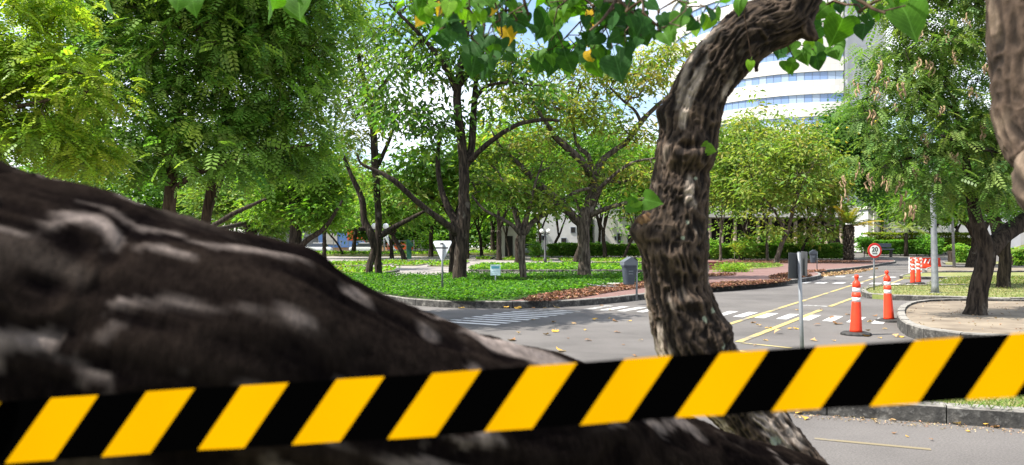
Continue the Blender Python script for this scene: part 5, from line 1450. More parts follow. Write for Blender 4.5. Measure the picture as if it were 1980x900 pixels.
# ------------------------------------------------------------------ palms
def frond(parent, org, az, el, L, droop, col, wl=.55, n=26, name='frond'):
    """arched rachis with hanging leaflets"""
    pts = []; d0 = Vector((math.cos(az) * math.cos(el), math.sin(az) * math.cos(el), math.sin(el)))
    for k in range(9):
        f = k / 8; pts.append(Vector(org) + d0 * L * f - Vector((0, 0, droop * L * f * f)))
    vs, fs, cs = [], [], []
    for k in range(n):
        f = .16 + .84 * k / (n - 1); i = min(7, int(f * 8)); q = pts[i].lerp(pts[i + 1], f * 8 - i); tg = (pts[i + 1] - pts[i]).normalized()
        sd = tg.cross(Vector((0, 0, 1))).normalized(); ll = wl * (1 - .75 * abs(f - .4))
        for s in (-1, 1):
            dd = (sd * s + tg * .7 + Vector((0, 0, -.35 + random.uniform(-.2, .2)))).normalized(); wv = tg * .045 * max(1, L / 3)
            b = len(vs); vs += [q - wv, q + wv, q + dd * ll]; fs.append((b, b + 1, b + 2)); c = np.array(col) * random.uniform(.75, 1.25); cs += [c, c, c]
    for k in range(8):
        b = len(vs); a = pts[k]; e = pts[k + 1]; wv = Vector((.03, 0, .02)); vs += [a - wv, a + wv, e]; fs.append((b, b + 1, b + 2)); cs += [np.array((.14, .15, .05))] * 3
    return mobj(name, mesh_np(name, vs, fs, np.array(cs)), parent, M['leaf_far'])
Y = 81
pm = thing('palm_tree', 'thick shaggy palm with yellowing fronds behind the speed limit sign', 'palm', (GX(1641, Y), Y, .1))
mb = MB(); mb.lathe([(.62, 0), (.48, .5), (.42, 1.4), (.45, 2.6), (.6, 3.4), (.45, 3.9)], 12); mb.build('trunk', M['bark_dark'], pm)
bt = MB().box((0, 0, 0), (.20, .09, .42)).mesh('leaf_base'); bt.materials.append(M['bark_grey'])
for k in range(70):
    a = k * 2.4; z = .25 + 3.3 * k / 70; r_ = .45
    o = mobj('leaf_base', bt, pm); o.location = (math.cos(a) * r_, math.sin(a) * r_, z); o.rotation_euler = (R(random.uniform(-10, 10)), R(28), a); 
for k in range(22):
    a = k * 2.399; el = R(random.uniform(15, 75)); c = random.choice([(.10, .17, .03), (.14, .2, .04), (.30, .26, .05), (.42, .30, .05)])
    frond(pm, (0, 0, 3.6), a, el, random.uniform(3.2, 4.6), random.uniform(.25, .55), c, .75)
pm2 = thing('palm_tree', 'young palm with bright arching fronds at the right edge behind the trees', 'palm', (GX(2030, 44), 44, .0))
mb = MB(); mb.lathe([(.3, 0), (.25, .6), (.22, 1.3)], 10); mb.build('trunk', M['bark_dark'], pm2)
for k in range(18):
    frond(pm2, (0, 0, 1.2), k * 2.399, R(random.uniform(15, 75)), random.uniform(2.2, 3.2), random.uniform(.3, .6), random.choice([(.16, .24, .04), (.24, .28, .05), (.12, .2, .03)]), .6, 30)
pm3 = thing('palm_tree', 'pale palm fronds arching before the blank wall left of the tapered pole', 'palm', (GX(1752, 98), 98, .3))
mb = MB(); mb.lathe([(.3, 0), (.24, 1.2), (.22, 3.6)], 10); mb.build('trunk', M['bark_dark'], pm3)
for k in range(16):
    frond(pm3, (0, 0, 3.5), k * 2.399, R(random.uniform(10, 60)), random.uniform(2.6, 3.6), random.uniform(.35, .65), random.choice([(.2, .26, .08), (.26, .3, .1), (.16, .22, .06)]), .65)
# ------------------------------------------------------------------ the near tree: trunk and great limb, one at arm's length
def bark_tube(pts, rads, nu, nv, amp, freq, stretch, seed, pal, extra=None, capends=True, rough_big=.0, ridge_pow=1.0, spots=(), blotch=None, dapple2=None):
    """dense displaced tube along a path; vertex tint follows ridge / crack and lichen, plus painted sun dapples"""
    pts = np.array([tuple(p) for p in pts], float); rads = np.array(rads, float); n = len(pts)
    t = np.linspace(0, n - 1, nv); ext = np.vstack([2 * pts[0] - pts[1], pts, 2 * pts[-1] - pts[-2]])
    i = np.minimum(t.astype(int), n - 2); f = (t - i)[:, None]
    p0, p1, p2, p3 = ext[i], ext[i + 1], ext[i + 2], ext[i + 3]
    c = .5 * (2 * p1 + (p2 - p0) * f + (2 * p0 - 5 * p1 + 4 * p2 - p3) * f ** 2 + (3 * p1 - p0 - 3 * p2 + p3) * f ** 3)
    r = np.interp(t, np.arange(n), rads); k = np.ones(9) / 9
    r = np.convolve(np.pad(r, 4, 'edge'), k, 'valid')
    d = np.gradient(c, axis=0); d /= np.linalg.norm(d, axis=1, keepdims=True)
    a = np.cross(d[0], (0, 1, 0)); a /= np.linalg.norm(a); A = [a]
    for q in range(1, nv):
        a = A[-1] - d[q] * A[-1].dot(d[q]); A.append(a / np.linalg.norm(a))
    A = np.array(A); B = np.cross(d, A)
    s = np.concatenate([[0], np.cumsum(np.linalg.norm(np.diff(c, axis=0), axis=1))])
    th = np.arange(nu) * 2 * math.pi / nu
    dirs = A[:, None] * np.cos(th)[None, :, None] + B[:, None] * np.sin(th)[None, :, None]
    cyl = np.stack([np.cos(th)[None] * r[:, None], np.sin(th)[None] * r[:, None], np.broadcast_to(s[:, None], (nv, nu))], -1) + seed
    warp = (fbm(cyl * np.array((6, 6, 5)), 3)[..., None] - .45) * .10
    q = (cyl + warp) * np.array((freq, freq, freq * stretch))
    r1 = 1 - np.abs(2 * vnoise(q) - 1) ; r2 = 1 - np.abs(2 * vnoise(q * 2.1 + 9.1) - 1)
    rid = np.clip(1.25 * (.62 * r1 + .38 * r2) - .25, 0, 1) ** ridge_pow
    big = fbm(cyl * np.array((5, 5, 2.4)) + 40, 3) - .45
    fine = fbm(cyl * np.array((90, 90, 40)), 3) - .45
    disp = amp * (rid - .5) + rough_big * big + amp * .35 * fine
    base = c[:, None] + dirs * r[:, None, None]
    if extra is not None: disp = disp + extra(base, dirs)
    V = c[:, None] + dirs * (r[:, None] + disp)[..., None]
    pal = np.array(pal); mixv = np.clip((rid - .35) * 1.6 + .9 * fine + .9 * big, 0, 1)[..., None]
    col = pal[0] * (1 - mixv) + pal[1] * mixv
    pn = fbm(cyl * np.array((16, 16, 7)) + 70, 3)
    m2 = np.clip((pn - .52) * 7, 0, 1)[..., None] * np.clip(rid * 1.4, 0, 1)[..., None]
    col = col * (1 - .75 * m2) + pal[2] * .75 * m2
    for bl_ in (blotch, dapple2):
        if bl_ is None: continue
        sc, lo, colr = bl_
        b_ = np.clip((fbm((cyl + warp * 1.5) * np.array(sc) + 11, 3) - lo) * (9 if sc[0] < 12 else 5), 0, 1)[..., None] * np.clip(.45 + rid, 0, 1)[..., None]
        col = col * (1 - b_) + np.array(colr) * b_
    for (pt, rr, cc) in spots:
        dd = np.linalg.norm(base - np.array(tuple(pt)), axis=-1) + .35 * rr * (fine * 4 + (fbm(cyl * 60, 2) - .4) * 2)
        w_ = np.clip((rr - dd) / (.25 * rr), 0, 1)[..., None]; col = col * (1 - w_) + np.array(cc) * w_
    idx = np.arange(nv * nu).reshape(nv, nu)
    F = np.stack([idx[:-1], np.roll(idx, -1, 1)[:-1], np.roll(idx, -1, 1)[1:], idx[1:]], -1).reshape(-1, 4)
    return V.reshape(-1, 3), F, col.reshape(-1, 3), base, c

m = mat('near_bark', (.1, .08, .06), .93, spec=.2); t = NT(m)
at = t.n.new('ShaderNodeAttribute'); at.attribute_name = 'tint'
v = t.obj((1, 1, .45)); g = t.noise(v, 70, 5, .65)
t.base(t.mix(.75, at.outputs['Color'], t.ramp(g, [(.3, (.45, .45, .45)), (.7, (1.35, 1.33, 1.3))]), 'MULTIPLY')); t.bump(g, .6, .006)
M['near_bark'] = m

YT = 3.0
TRK = [(1900, 1330, 200), (1740, 1150, 160), (1592, 985, 128), (1518, 893, 116), (1456, 812, 116), (1398, 742, 128), (1345, 680, 138), (1319, 600, 126), (1306, 540, 119), (1303, 460, 127), (1309, 400, 112), (1318, 330, 105), (1328, 270, 103), (1337, 220, 105),
       (1362, 160, 105), (1405, 105, 108), (1455, 62, 106), (1512, 32, 98), (1546, -30, 92), (1560, -130, 88), (1540, -260, 80)]
tp_ = [P(x, y, YT) for x, y, w in TRK]; tr_ = [w * YT / FPX / 2 for x, y, w in TRK]
near = thing('near_tree', 'rough barked leaning tree close to the camera with hanging heart shaped leaves and one great low limb', 'tree', (P(1900, 1330, YT).x, YT, .05))
near['label'] = 'rough barked bent tree close to the camera with heart shaped leaves overhead'
NB = Vector(near.location); nb_ = np.array(tuple(NB))
def bump_at(lst, Y):
    def fn(base, dirs):
        px = 990 + base[..., 0] / base[..., 1] * FPX; py = HZ - (base[..., 2] - CH) / base[..., 1] * FPX
        out = np.zeros(px.shape); frontf = np.clip(-dirs[..., 1] * 1.5 + .6, 0, 1)
        for (x, y, rx, ry, a) in lst:
            out += a * np.exp(-((px - x) / rx) ** 2 - ((py - y) / ry) ** 2) * frontf
        return out
    return fn
BUMPS = [(1242, 445, 24, 30, .065), (1276, 216, 16, 22, .055), (1330, 292, 42, 26, .050), (1332, 284, 20, 10, -.055), (1325, 335, 60, 14, -.012), (1375, 230, 18, 30, .014), (1300, 495, 40, 18, .015), (1320, 560, 50, 22, -.012), (1400, 640, 20, 30, .03), (1330, 660, 45, 40, .015), (1340, 585, 30, 14, .02), (1436, 60, 25, 25, .02), (1395, 70, 12, 12, .02), (1560, 60, 20, 25, .02)]
lich = (.24, .27, .20)
SP = [(P(1268, 545, YT - .13), .022, lich), (P(1360, 618, YT - .12), .012, lich), (P(1378, 600, YT - .10), .012, lich), (P(1392, 672, YT - .11), .014, lich), (P(1330, 430, YT - .13), .010, lich), (P(1320, 460, YT - .13), .008, lich), (P(1500, 852, YT - .12), .020, lich), (P(1345, 345, YT - .1), .007, lich)]
V, F, Cc, base, cpath = bark_tube(tp_, tr_, 240, 640, .017, 54, .34, 3.7, [(.009, .006, .0045), (.085, .060, .043), (.46, .385, .32)], bump_at(BUMPS, YT), spots=SP, rough_big=.016, ridge_pow=1.25)
trunk_o = mobj('trunk', mesh_np('trunk', V - nb_, F, Cc, True), near, M['near_bark'])
# broken stubs and the cut knot
def small_bark(name, pts, rads, parent, off, pal=[(.02, .013, .01), (.10, .07, .05), (.2, .16, .12)], nu=36, nv=50, amp=.010):
    V, F, Cc, _, _ = bark_tube(pts, rads, nu, nv, amp, 40, .4, random.uniform(0, 9), pal)
    return mobj(name, mesh_np(name, V - off, F, Cc, True), parent, M['near_bark'])
small_bark('stub', [P(1458, 92, YT), P(1462, 118, YT - .02), P(1464, 138, YT - .03)], [.018, .012, .007], near, nb_)
small_bark('stub', [P(1545, 45, YT - .02), P(1566, 66, YT - .06), P(1580, 78, YT - .07)], [.045, .028, .008], near, nb_)
small_bark('stub', [P(1262, 452, YT - .02), P(1246, 428, YT - .05), P(1240, 418, YT - .05)], [.05, .040, .028], near, nb_, [(.04, .02, .01), (.17, .10, .05), (.26, .17, .09)])
# the great limb: upper edge as in the photo, axis one radius below it
EDGE = [(-620, 130, .80, .19), (-300, 215, .98, .235), (0, 306, 1.16, .27), (150, 352, 1.19, .27), (300, 405, 1.22, .27), (430, 442, 1.24, .268), (560, 480, 1.27, .265), (680, 540, 1.31, .26), (850, 622, 1.40, .255), (1000, 668, 1.50, .245), (1120, 703, 1.62, .23), (1330, 806, 1.9, .21), (1480, 862, 2.15, .185), (1640, 925, 2.45, .17), (1800, 1090, 2.75, .16)]
lp, lr = [], []
for k, (x, y, Yl, rr) in enumerate(EDGE):
    x2, y2 = EDGE[min(k + 1, len(EDGE) - 1)][:2]; x1, y1 = EDGE[max(k - 1, 0)][:2]
    tx, ty = x2 - x1, y2 - y1; L = math.hypot(tx, ty); nx, ny = -ty / L, tx / L
    w = rr * FPX / Yl; lp.append(P(x + nx * w, y + ny * w, Yl)); lr.append(rr)
LB = [(80, 335, 90, 40, -.010), (620, 490, 70, 40, .013), (160, 440, 90, 40, .010)]
def lbump(base, dirs):
    px = 990 + base[..., 0] / base[..., 1] * FPX; py = HZ - (base[..., 2] - CH) / base[..., 1] * FPX; out = np.zeros(px.shape)
    for (x, y, rx, ry, a) in LB: out += a * np.exp(-((px - x) / rx) ** 2 - ((py - y) / ry) ** 2)
    return out
V, F, Cc, _, _ = bark_tube(lp, lr, 200, 440, .014, 15, .36, 1.3, [(.004, .003, .003), (.015, .011, .009), (.04, .032, .027)], lbump, rough_big=.016, blotch=((24, 24, 9), .565, (.23, .19, .17)), dapple2=((11, 11, 4.5), .61, (.23, .19, .17)))  # limb tint painted near-black for its shade, pale blotches as sun dapples
m = M['near_bark'].copy(); m.name = 'shade_painted_bark'; m.node_tree.nodes['Principled BSDF'].inputs['Specular IOR Level'].default_value = 0.0; M['limb_bark'] = m  # gloss removed; the limb's shade is painted in its tint
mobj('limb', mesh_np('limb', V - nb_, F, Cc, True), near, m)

# heart shaped leaves, one object each
def heart_mesh(curl, fold, seed):
    rg = random.Random(seed)
    out = [(0, 0), (.10, .10), (.26, .155), (.42, .11), (.50, -.06), (.49, -.24), (.42, -.44), (.30, -.63), (.17, -.80), (.06, -.94), (0, -1.06)]
    rows = [(1, .3), (2, .7)]
    bm = bmesh.new()
    mid = [(0, 0), (0, -.10), (0, -.24), (0, -.44), (0, -.63), (0, -.80), (0, -1.06)]
    def z(x, y): return -curl * (y + .3) ** 2 - curl * .8 * x * x + fold * abs(x) + .03 * math.sin(9 * x + seed) * abs(x) * 2 + .02 * math.sin(7 * y + seed)
    for s in (-1, 1):
        pv = {}
        def gv(x, y):
            key = (round(x, 4), round(y, 4))
            if key not in pv: pv[key] = bm.verts.new((x, y, z(x, y)))
            return pv[key]
        # fans from inner points
        inner = [(s * .20, -.05), (s * .22, -.30), (s * .14, -.58)]
        o = [(s * a, b) for a, b in out]
        def tri(*p): bm.faces.new([gv(*q) for q in (p if s > 0 else p[::-1])])
        tri((0, -.10), o[0], o[1]); tri((0, -.10), o[1], inner[0]); tri(o[1], o[2], inner[0]); tri(o[2], o[3], inner[0]); tri(o[3], o[4], inner[0])
        tri(inner[0], o[4], inner[1]); tri(o[4], o[5], inner[1]); tri(o[5], o[6], inner[1]); tri(inner[1], o[6], inner[2]); tri(o[6], o[7], inner[2]); tri(o[7], o[8], inner[2])
        tri(inner[2], o[8], o[9]); tri(inner[2], o[9], (0, -.80)); tri(o[9], o[10], (0, -.80))
        tri((0, -.10), inner[0], (0, -.24)); tri(inner[0], inner[1], (0, -.24)); tri((0, -.24), inner[1], (0, -.44)); tri(inner[1], inner[2], (0, -.44)); tri((0, -.44), inner[2], (0, -.63)); tri((0, -.63), inner[2], (0, -.80))
    bmesh.ops.remove_doubles(bm, verts=bm.verts[:], dist=1e-4)
    # petiole
    w = .012; q = [bm.verts.new(p) for p in ((-w, 0, z(0, 0)), (w, 0, z(0, 0)), (w, .42, z(0, 0) - .16), (-w, .42, z(0, 0) - .16))]; bm.faces.new(q)
    for f in bm.faces: f.smooth = True
    bmesh.ops.recalc_face_normals(bm, faces=bm.faces[:])
    me = bpy.data.meshes.new('leaf'); bm.to_mesh(me); bm.free(); return me
def heart_mat(name, c, tr, c2=None):
    m = mat(name, c, .6, spec=.14); t = NT(m); v = t.obj(kind='Object'); sx = t.n.new('ShaderNodeSeparateXYZ'); t.l.new(v, sx.inputs[0])
    f = t.noise(v, 4, 4)
    cc = t.ramp(f, [(.3, tuple(x * .75 for x in c)), (.7, tuple(x * 1.2 for x in c) if c2 is None else c2)])
    ab = t.n.new('ShaderNodeMath'); ab.operation = 'ABSOLUTE'; t.l.new(sx.outputs['X'], ab.inputs[0])
    cc = t.mix(t.ramp(ab.outputs[0], [(.008, (.6, .6, .6)), (.022, (0, 0, 0))]), cc, tuple(min(1, x * 1.8 + .03) for x in c))
    wv = t.n.new('ShaderNodeTexWave'); wv.inputs['Scale'].default_value = 2.2; wv.inputs['Distortion'].default_value = 0
    cb = t.n.new('ShaderNodeCombineXYZ'); su = t.n.new('ShaderNodeMath'); su.operation = 'SUBTRACT'; t.l.new(sx.outputs['Y'], su.inputs[0]); t.l.new(ab.outputs[0], su.inputs[1]); t.l.new(su.outputs[0], cb.inputs['X']); t.l.new(cb.outputs[0], wv.inputs['Vector'])
    cc = t.mix(t.ramp(wv.outputs['Fac'], [(.93, (0, 0, 0)), (1.0, (.35, .35, .35))]), cc, tuple(min(1, x * 1.7 + .02) for x in c))
    t.base(cc)
    tl = t.n.new('ShaderNodeBsdfTranslucent'); mu = t.mix(1.0, cc, (1.5, 1.7, .35), 'MULTIPLY'); t.l.new(mu, tl.inputs['Color'])
    mx = t.n.new('ShaderNodeMixShader'); mx.inputs['Fac'].default_value = tr
    t.l.new(t.b.outputs['BSDF'], mx.inputs[1]); t.l.new(tl.outputs['BSDF'], mx.inputs[2]); t.l.new(mx.outputs['Shader'], t.n['Material Output'].inputs['Surface'])
    return m
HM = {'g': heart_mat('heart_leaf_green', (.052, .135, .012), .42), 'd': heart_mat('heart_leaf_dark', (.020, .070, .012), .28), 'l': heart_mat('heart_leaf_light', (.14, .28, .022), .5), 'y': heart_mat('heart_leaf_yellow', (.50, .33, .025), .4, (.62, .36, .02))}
HME = {}
for k_, m_ in HM.items():
    HME[k_] = []
    for j in range(5):
        me = heart_mesh(random.uniform(.1, .45), random.uniform(-.1, .45), j * 7 + ord(k_)); me.materials.append(m_); HME[k_].append(me)
LV = []
def lz(s, sc, ox, lst):
    for x, y, z_, c_ in lst: LV.append((ox + x / sc, y / sc, z_ / sc * s, c_))
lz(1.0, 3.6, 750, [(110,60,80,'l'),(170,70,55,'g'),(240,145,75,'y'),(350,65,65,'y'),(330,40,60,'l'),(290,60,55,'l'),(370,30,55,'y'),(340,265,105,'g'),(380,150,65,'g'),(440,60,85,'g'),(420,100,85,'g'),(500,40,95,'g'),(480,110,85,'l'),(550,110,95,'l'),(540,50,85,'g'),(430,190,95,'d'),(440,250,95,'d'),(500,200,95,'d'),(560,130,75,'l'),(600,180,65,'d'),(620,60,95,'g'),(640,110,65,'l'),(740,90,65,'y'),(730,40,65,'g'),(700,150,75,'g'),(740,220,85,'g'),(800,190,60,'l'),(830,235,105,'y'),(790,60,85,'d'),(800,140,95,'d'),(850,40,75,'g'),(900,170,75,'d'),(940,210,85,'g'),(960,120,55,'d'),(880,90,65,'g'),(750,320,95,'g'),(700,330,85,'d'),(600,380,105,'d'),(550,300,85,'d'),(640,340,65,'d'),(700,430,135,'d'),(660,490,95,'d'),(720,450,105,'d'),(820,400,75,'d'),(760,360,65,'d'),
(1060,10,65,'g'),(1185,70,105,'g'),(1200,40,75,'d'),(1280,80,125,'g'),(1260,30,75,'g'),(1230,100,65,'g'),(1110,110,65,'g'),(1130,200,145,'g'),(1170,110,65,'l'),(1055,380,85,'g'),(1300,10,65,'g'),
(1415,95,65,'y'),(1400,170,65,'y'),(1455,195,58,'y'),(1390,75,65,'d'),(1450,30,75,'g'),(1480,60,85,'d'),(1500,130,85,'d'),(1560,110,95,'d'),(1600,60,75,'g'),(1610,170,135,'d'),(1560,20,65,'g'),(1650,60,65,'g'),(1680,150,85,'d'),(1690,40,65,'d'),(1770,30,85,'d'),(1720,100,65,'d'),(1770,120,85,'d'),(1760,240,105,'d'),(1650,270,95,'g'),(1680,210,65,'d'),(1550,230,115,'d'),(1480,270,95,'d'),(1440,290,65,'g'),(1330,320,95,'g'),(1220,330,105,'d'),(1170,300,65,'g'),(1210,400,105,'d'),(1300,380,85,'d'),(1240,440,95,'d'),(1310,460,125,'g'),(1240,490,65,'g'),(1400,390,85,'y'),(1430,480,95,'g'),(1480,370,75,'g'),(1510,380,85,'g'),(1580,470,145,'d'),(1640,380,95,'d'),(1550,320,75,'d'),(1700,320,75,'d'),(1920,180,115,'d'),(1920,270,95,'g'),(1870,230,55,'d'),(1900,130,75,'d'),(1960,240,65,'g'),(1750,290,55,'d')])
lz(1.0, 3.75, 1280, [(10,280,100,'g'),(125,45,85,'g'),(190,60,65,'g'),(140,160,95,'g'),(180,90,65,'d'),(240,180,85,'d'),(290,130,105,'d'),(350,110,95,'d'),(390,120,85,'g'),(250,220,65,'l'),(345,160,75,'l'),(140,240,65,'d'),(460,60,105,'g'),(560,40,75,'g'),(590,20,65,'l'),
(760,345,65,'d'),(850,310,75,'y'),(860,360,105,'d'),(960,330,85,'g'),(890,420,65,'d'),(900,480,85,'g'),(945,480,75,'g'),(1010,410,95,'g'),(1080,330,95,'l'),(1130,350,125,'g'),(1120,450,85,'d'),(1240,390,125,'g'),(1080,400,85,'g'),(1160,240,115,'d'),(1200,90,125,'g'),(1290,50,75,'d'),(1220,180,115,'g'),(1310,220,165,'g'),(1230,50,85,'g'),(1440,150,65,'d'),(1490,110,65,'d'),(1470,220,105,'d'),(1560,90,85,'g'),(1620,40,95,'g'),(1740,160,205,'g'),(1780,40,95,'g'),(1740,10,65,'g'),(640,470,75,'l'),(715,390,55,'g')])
LV += [(205, 2, 52, 'g'), (372, 4, 38, 'g'), (350, 0, 32, 'g'), (515, 8, 44, 'g'), (540, 4, 38, 'g'), (558, 14, 46, 'g'), (578, 6, 40, 'g'), (930, 8, 34, 'g'), (1010, 18, 26, 'd'), (820, 6, 30, 'g'), (1065, 2, 30, 'g'), (1660, 6, 30, 'd')]
tipsL = []
def leaf(px, py, size, c_, Yl, tilt=None):
    s = size * Yl / FPX
    o = mobj('leaf', random.choice(HME[c_]), near)
    q = P(px, py, Yl) + Vector((0, 0, s * .45))
    o.location = q - NB
    o.rotation_euler = (R(90 + random.gauss(-6, 30)), R(random.gauss(0, 26)), R(random.gauss(0, 42)))
    if tilt: o.rotation_euler = tilt
    f_ = random.uniform(.95, 1.3); o.scale = (s * f_, s, s)
    mtx = o.rotation_euler.to_matrix(); tipsL.append(tuple(q + mtx @ Vector((0, .42 * s, -.1 * s))))
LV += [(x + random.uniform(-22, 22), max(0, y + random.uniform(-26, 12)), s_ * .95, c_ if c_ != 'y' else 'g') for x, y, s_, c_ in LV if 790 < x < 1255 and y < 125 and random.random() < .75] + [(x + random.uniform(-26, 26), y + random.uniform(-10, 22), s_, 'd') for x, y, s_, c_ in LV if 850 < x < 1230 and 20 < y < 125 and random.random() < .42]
LV = LV[:290]
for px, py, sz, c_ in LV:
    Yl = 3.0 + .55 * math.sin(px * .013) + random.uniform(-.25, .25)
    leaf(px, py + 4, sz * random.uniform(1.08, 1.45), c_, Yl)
nspr = len(tipsL)
for px, py, sz, c_, Yl in ((1215, 410, 32, 'g', 2.86), (1246, 402, 36, 'g', 2.86), (1234, 398, 22, 'l', 2.86), (1366, 297, 20, 'l', 2.88), (1374, 294, 18, 'l', 2.88), (1369, 288, 16, 'l', 2.88)):
    leaf(px, py, sz, c_, Yl, (R(80), R(random.choice([-75, 70, 50])), R(random.uniform(-20, 20))))
# twigs that carry them
s = Skel()
s.limb([P(1555, -150, 3.0) - NB, P(1440, -230, 3.0) - NB, P(1250, -170, 3.1) - NB, P(1060, -130, 3.2) - NB, P(880, -110, 3.2) - NB, P(640, -110, 3.1) - NB, P(350, -120, 3.0) - NB, P(150, -130, 3.0) - NB], [.035, .03, .022, .018, .015, .012, .009, .006], 0)
s.limb([P(1555, -150, 3.0) - NB, P(1660, -140, 2.9) - NB, P(1790, -90, 2.8) - NB], [.03, .018, .010], 0)
s.limb([P(1250, -170, 3.1) - NB, P(1200, -20, 2.95) - NB, P(1170, 32, 2.85) - NB, P(1140, 60, 2.8) - NB], [.014, .009, .006, .004], 0)
s.limb([P(880, -110, 3.2) - NB, P(925, 0, 2.7) - NB, P(936, 45, 2.65) - NB, P(930, 90, 2.6) - NB], [.012, .008, .006, .004], 0)
s.limb([P(1060, -130, 3.2) - NB, P(1015, -20, 2.9) - NB, P(1022, 30, 2.9) - NB], [.012, .008, .005], 0)
s.limb([P(1790, -90, 2.8) - NB, P(1660, -20, 2.6) - NB, P(1680, 12, 2.55) - NB, P(1712, 26, 2.5) - NB], [.010, .008, .006, .004], 0)
s.reach(np.array(tipsL[:nspr]) - nb_, .12, .10, .10)
mobj('twig', s.mesh('twig', .0024, 5, .42), near, M['bark_brown'])
# the rest of its crown, unseen; leaf clusters added to shade trunk and limb
def heart_cloud(blobs, n, size):
    pos = clump_cloud(blobs, n); d = rand_dirs(n, .8)
    return leaf_quads(pos, d, size * np.clip(rng.normal(1, .25, n), .5, 1.5), size * .9 * np.ones(n), tints(n, [(.055, .125, .022), (.026, .075, .022), (.12, .22, .03)], (3, 2, 2)), .15)
V, F, Cc = heart_cloud([(-.05, 2.9, 3.5, .4, .35, .3), (-.5, 2.8, 3.6, .45, .35, .3), (-.95, 2.7, 3.65, .5, .35, .3), (1.6, 3.3, 4.2, 1.1, .9, .5), (.4, 3.4, 4.6, 1.4, .9, .5), (-.8, 1.32, 2.72, .95, .22, .10)], 950, .125)
mobj('crown', mesh_np('crown', V - nb_, F, Cc), near, M['leaf'], 'stuff')
s2 = Skel(); s2.limb([P(1545, -230, YT) - NB, Vector((1.1, 2.95, 3.6)) - NB, Vector((.9, 2.9, 4.3)) - NB], [.075, .06, .03], 0)
s2.reach(clump_cloud([(-.1, 3.1, 3.7, 1.0, .4, .3), (1.5, 3.2, 4.0, 1.0, .8, .5), (-.7, 3.1, 3.7, .6, .4, .3), (-.8, 1.34, 2.8, .8, .2, .1)], 70) - nb_, .25)
mobj('bough', s2.mesh('bough', .006, 6), near, M['bark_brown'])

# ------------------------------------------------------------------ second near trunk at the right edge
rt = thing('right_edge_tree', 'pale brown rough limb hanging into the top right corner', 'tree', (2.35, 1.25, .05)); rb = np.array((2.35, 1.25, .05))
V, F, Cc, _, _ = bark_tube([(2.35, 1.2, -.1), (2.32, 1.2, .6), (2.22, 1.3, 1.15), P(2170, 410, 1.75), P(2062, 318, 1.92), P(2005, 235, 2.0), P(1998, 130, 2.0), P(1990, 0, 2.0), P(1985, -150, 2.0), P(1960, -420, 2.05)],
                           [.20, .16, .135, .115, .100, .094, .095, .098, .095, .08], 150, 420, .016, 30, .5, 6.1, [(.016, .011, .008), (.080, .055, .040), (.20, .15, .11)], rough_big=.016)
mobj('trunk', mesh_np('trunk', V - rb, F, Cc, True), rt, M['near_bark'])
s3 = Skel(); s3.limb([P(1960, -400, 2.05) - Vector(rb), Vector((1.5, 2.3, 3.9)) - Vector(rb)], [.07, .03], 0)
ct = clump_cloud([(1.9, 1.6, 4.2, 1.0, .9, .5)], 30); s3.reach(ct - rb, .3); mobj('bough', s3.mesh('bough', .007, 6), rt, M['bark_brown'])
V, F, Cc = heart_cloud([(1.9, 1.6, 4.2, 1.0, .9, .5)], 400, .12); mobj('crown', mesh_np('crown', V - rb, F, Cc), rt, M['leaf'], 'stuff')

# ------------------------------------------------------------------ tape graphic overlaid on the view, added as a solid strip, 7 cm wide, stretched from the limb to the right hand trunk
YB = .85
M['tape_yellow'] = mat('tape_yellow', (.385, .192, .0004), .55, spec=.0); M['tape_black'] = mat('tape_black', (.0004, .0004, .0004), .6, spec=.0)
def tape_pt(px, top):
    y = (778 if top else 899.2) - .0682 * px if top else 898.0 - .0672 * px
    q = P(px, y, YB + (.016 if top else -.016)); q.y += .004 * math.sin(px * .006) + .0015 * math.sin(px * .021 + (0 if top else .4)); return q
verts, faces, mi = [], [], []
NSUB = 4; k0, k1 = -10, 37
for k in range(k0, k1):
    for j in range(NSUB):
        xa, xb = 95 + 92.8 * (k + j / NSUB), 95 + 92.8 * (k + (j + 1) / NSUB)
        rows = []
        for q in range(4):
            f = q / 3
            rows.append([tape_pt(x, True).lerp(tape_pt(x - 87, False), f) for x in (xa, xb)])
        for back in (0, 1):
            b = len(verts)
            for r_ in rows:
                for p in r_: verts.append((p.x, p.y + .0004 * back, p.z))
            for q in range(3):
                a = b + 2 * q; fc = (a, a + 2, a + 3, a + 1); faces.append(fc if not back else fc[::-1]); mi.append(k % 2)
me = bpy.data.meshes.new('tape_graphic'); me.from_pydata([tuple(v) for v in verts], [], faces); me.update()
me.materials.append(M['tape_yellow']); me.materials.append(M['tape_black']); me.polygons.foreach_set('material_index', mi); me.polygons.foreach_set('use_smooth', [True] * len(mi))
bm = bmesh.new(); bm.from_mesh(me); bmesh.ops.remove_doubles(bm, verts=bm.verts[:], dist=.0001); bm.to_mesh(me); bm.free()
tag(mobj('tape_graphic', me), 'yellow and black diagonally striped tape graphic overlaid across the foreground, added as a strip', 'overlay graphic')

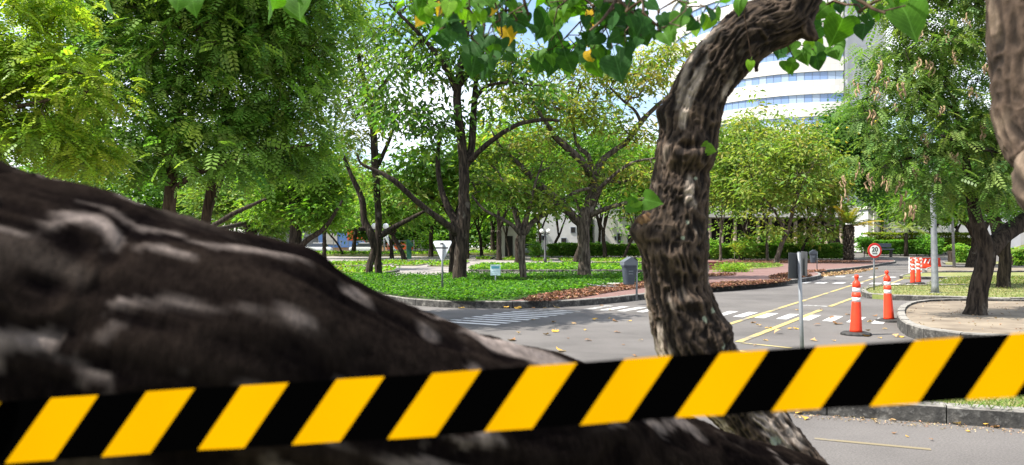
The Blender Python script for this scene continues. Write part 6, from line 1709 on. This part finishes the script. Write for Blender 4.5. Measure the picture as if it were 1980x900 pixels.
# ------------------------------------------------------------------ fallen leaves, one by one
fl_cols = [heart_mat('fallen_leaf_tan', (.42, .27, .13), .15), heart_mat('fallen_leaf_brown', (.22, .12, .06), .1), heart_mat('fallen_leaf_gold', (.58, .34, .07), .2)]
FLM = []
for j in range(6):
    me = heart_mesh(random.uniform(.3, .8), random.uniform(-.2, .5), 50 + j); me.materials.append(fl_cols[j % 3]); FLM.append(me)
COLW = ('pale tan', 'dark brown', 'golden')
def fallen(px, py, size, group, label, stack=0):
    q = G(px, py); s = .85 * size * q.y / FPX
    j = random.randrange(6); o = mobj('fallen_leaf', FLM[j]); tag(o, ('large ' if size > 17 else 'small ' if size < 11 else '') + COLW[j % 3] + ' ' + label(px, py), 'leaf', group)
    mw = min(.9, 1.2); o.scale = (s, s * .9, s * random.uniform(.8, 1.2))
    o.rotation_euler = (R(random.uniform(-13, 13) + (180 if random.random() < .5 else 0)), R(random.uniform(-13, 13)), random.uniform(0, 6.28))
    bpy_m = o.rotation_euler.to_matrix(); zs = min((bpy_m @ Vector((v.co.x * o.scale[0], v.co.y * o.scale[1], v.co.z * o.scale[2]))).z for v in o.data.vertices)
    o.location = (q.x, q.y, .006 - zs + stack)
for x, y, sz in ((987,660,22),(1001,647,14),(1056,648,18),(1074,642,18),(1088,681,24),(1138,660,18),(1151,619,16),(1190,623,15),(1194,644,16),(1111,628,12),(1068,624,12),(1132,639,9),(1179,617,10),(1219,623,10),(1242,660,10),(1227,689,12),(1163,593,10),(1030,620,8),(1098,655,7),(1180,600,8),(970,668,9),(1205,668,8)):
    fallen(x, y, sz * .95, 'fallen leaves on the junction asphalt', lambda x, y: 'curled leaf on the open asphalt ' + ('close to the striped band' if y > 652 else 'left of the near trunk' if x > 1170 else 'beside the left zebra crossing' if y < 632 else 'right of the blurred limb'))
for x, y, sz in ((894,597,14),(979,597,13),(1000,597,18),(1034,596.5,10),(1079,596,14),(1050,596.5,8)):
    fallen(x, y, sz, 'leaves along the kerb of the green bed', lambda x, y: 'leaf at the foot of the green bed kerb ' + ('at its left end' if x < 950 else 'above the left zebra crossing' if x < 1020 else 'near the litter bin'))
for x, y, sz in ((1620,627,22),(1605,617,15),(1576,630,14),(1507,646,16),(1524,637,15),(1485,635,16),(1467,631,12),(1457,625,12),(1481,659,12),(1573,660,18),(1539,637,12),(1461,670,9),(1672,651,16),(1680,640,10),(1708,637,10),(1747,653,16),(1731,652,14),(1640,611,12),(1690,612,10),(1681,623,10),(1590,600,9),(1540,600,8),(1660,600,8),(1700,655,9),(1610,660,10)):
    fallen(x, y, sz, 'fallen leaves round the orange cones', lambda x, y: 'leaf on the asphalt ' + ('between the tree bed and the nearest cone' if x > 1665 else 'left of the nearest cone' if x > 1585 else 'right of the plate post' if x > 1550 else 'on the yellow lines left of the plate post'))
for x, y, sz in ((1788,816,16),(1798,814,14),(1808,817,16),(1834,818,18),(1845,820,20),(1840,815,16),(1887,822,20),(1893,818,18),(1897,816,22),(1899,824,22),(1907,822,20),(1914,823,22),(1924,827,16),(1730,815,11),(1556,811,14),(1541,802,12),(1690,812,9),(1870,835,9),(1755,846,7),(1726,839,9),(1800,853,8)):
    fallen(x, y, sz * 1.15, 'leaf pile against the near kerb', lambda x, y: 'dry leaf by the near verge kerb ' + ('in the big pile at right' if x > 1880 else 'in the middle pile' if x > 1825 and y < 830 else 'in the small left pile' if x > 1780 and y < 830 else 'out on the asphalt'), .02 if 1886 < x < 1916 and y < 820 else 0)
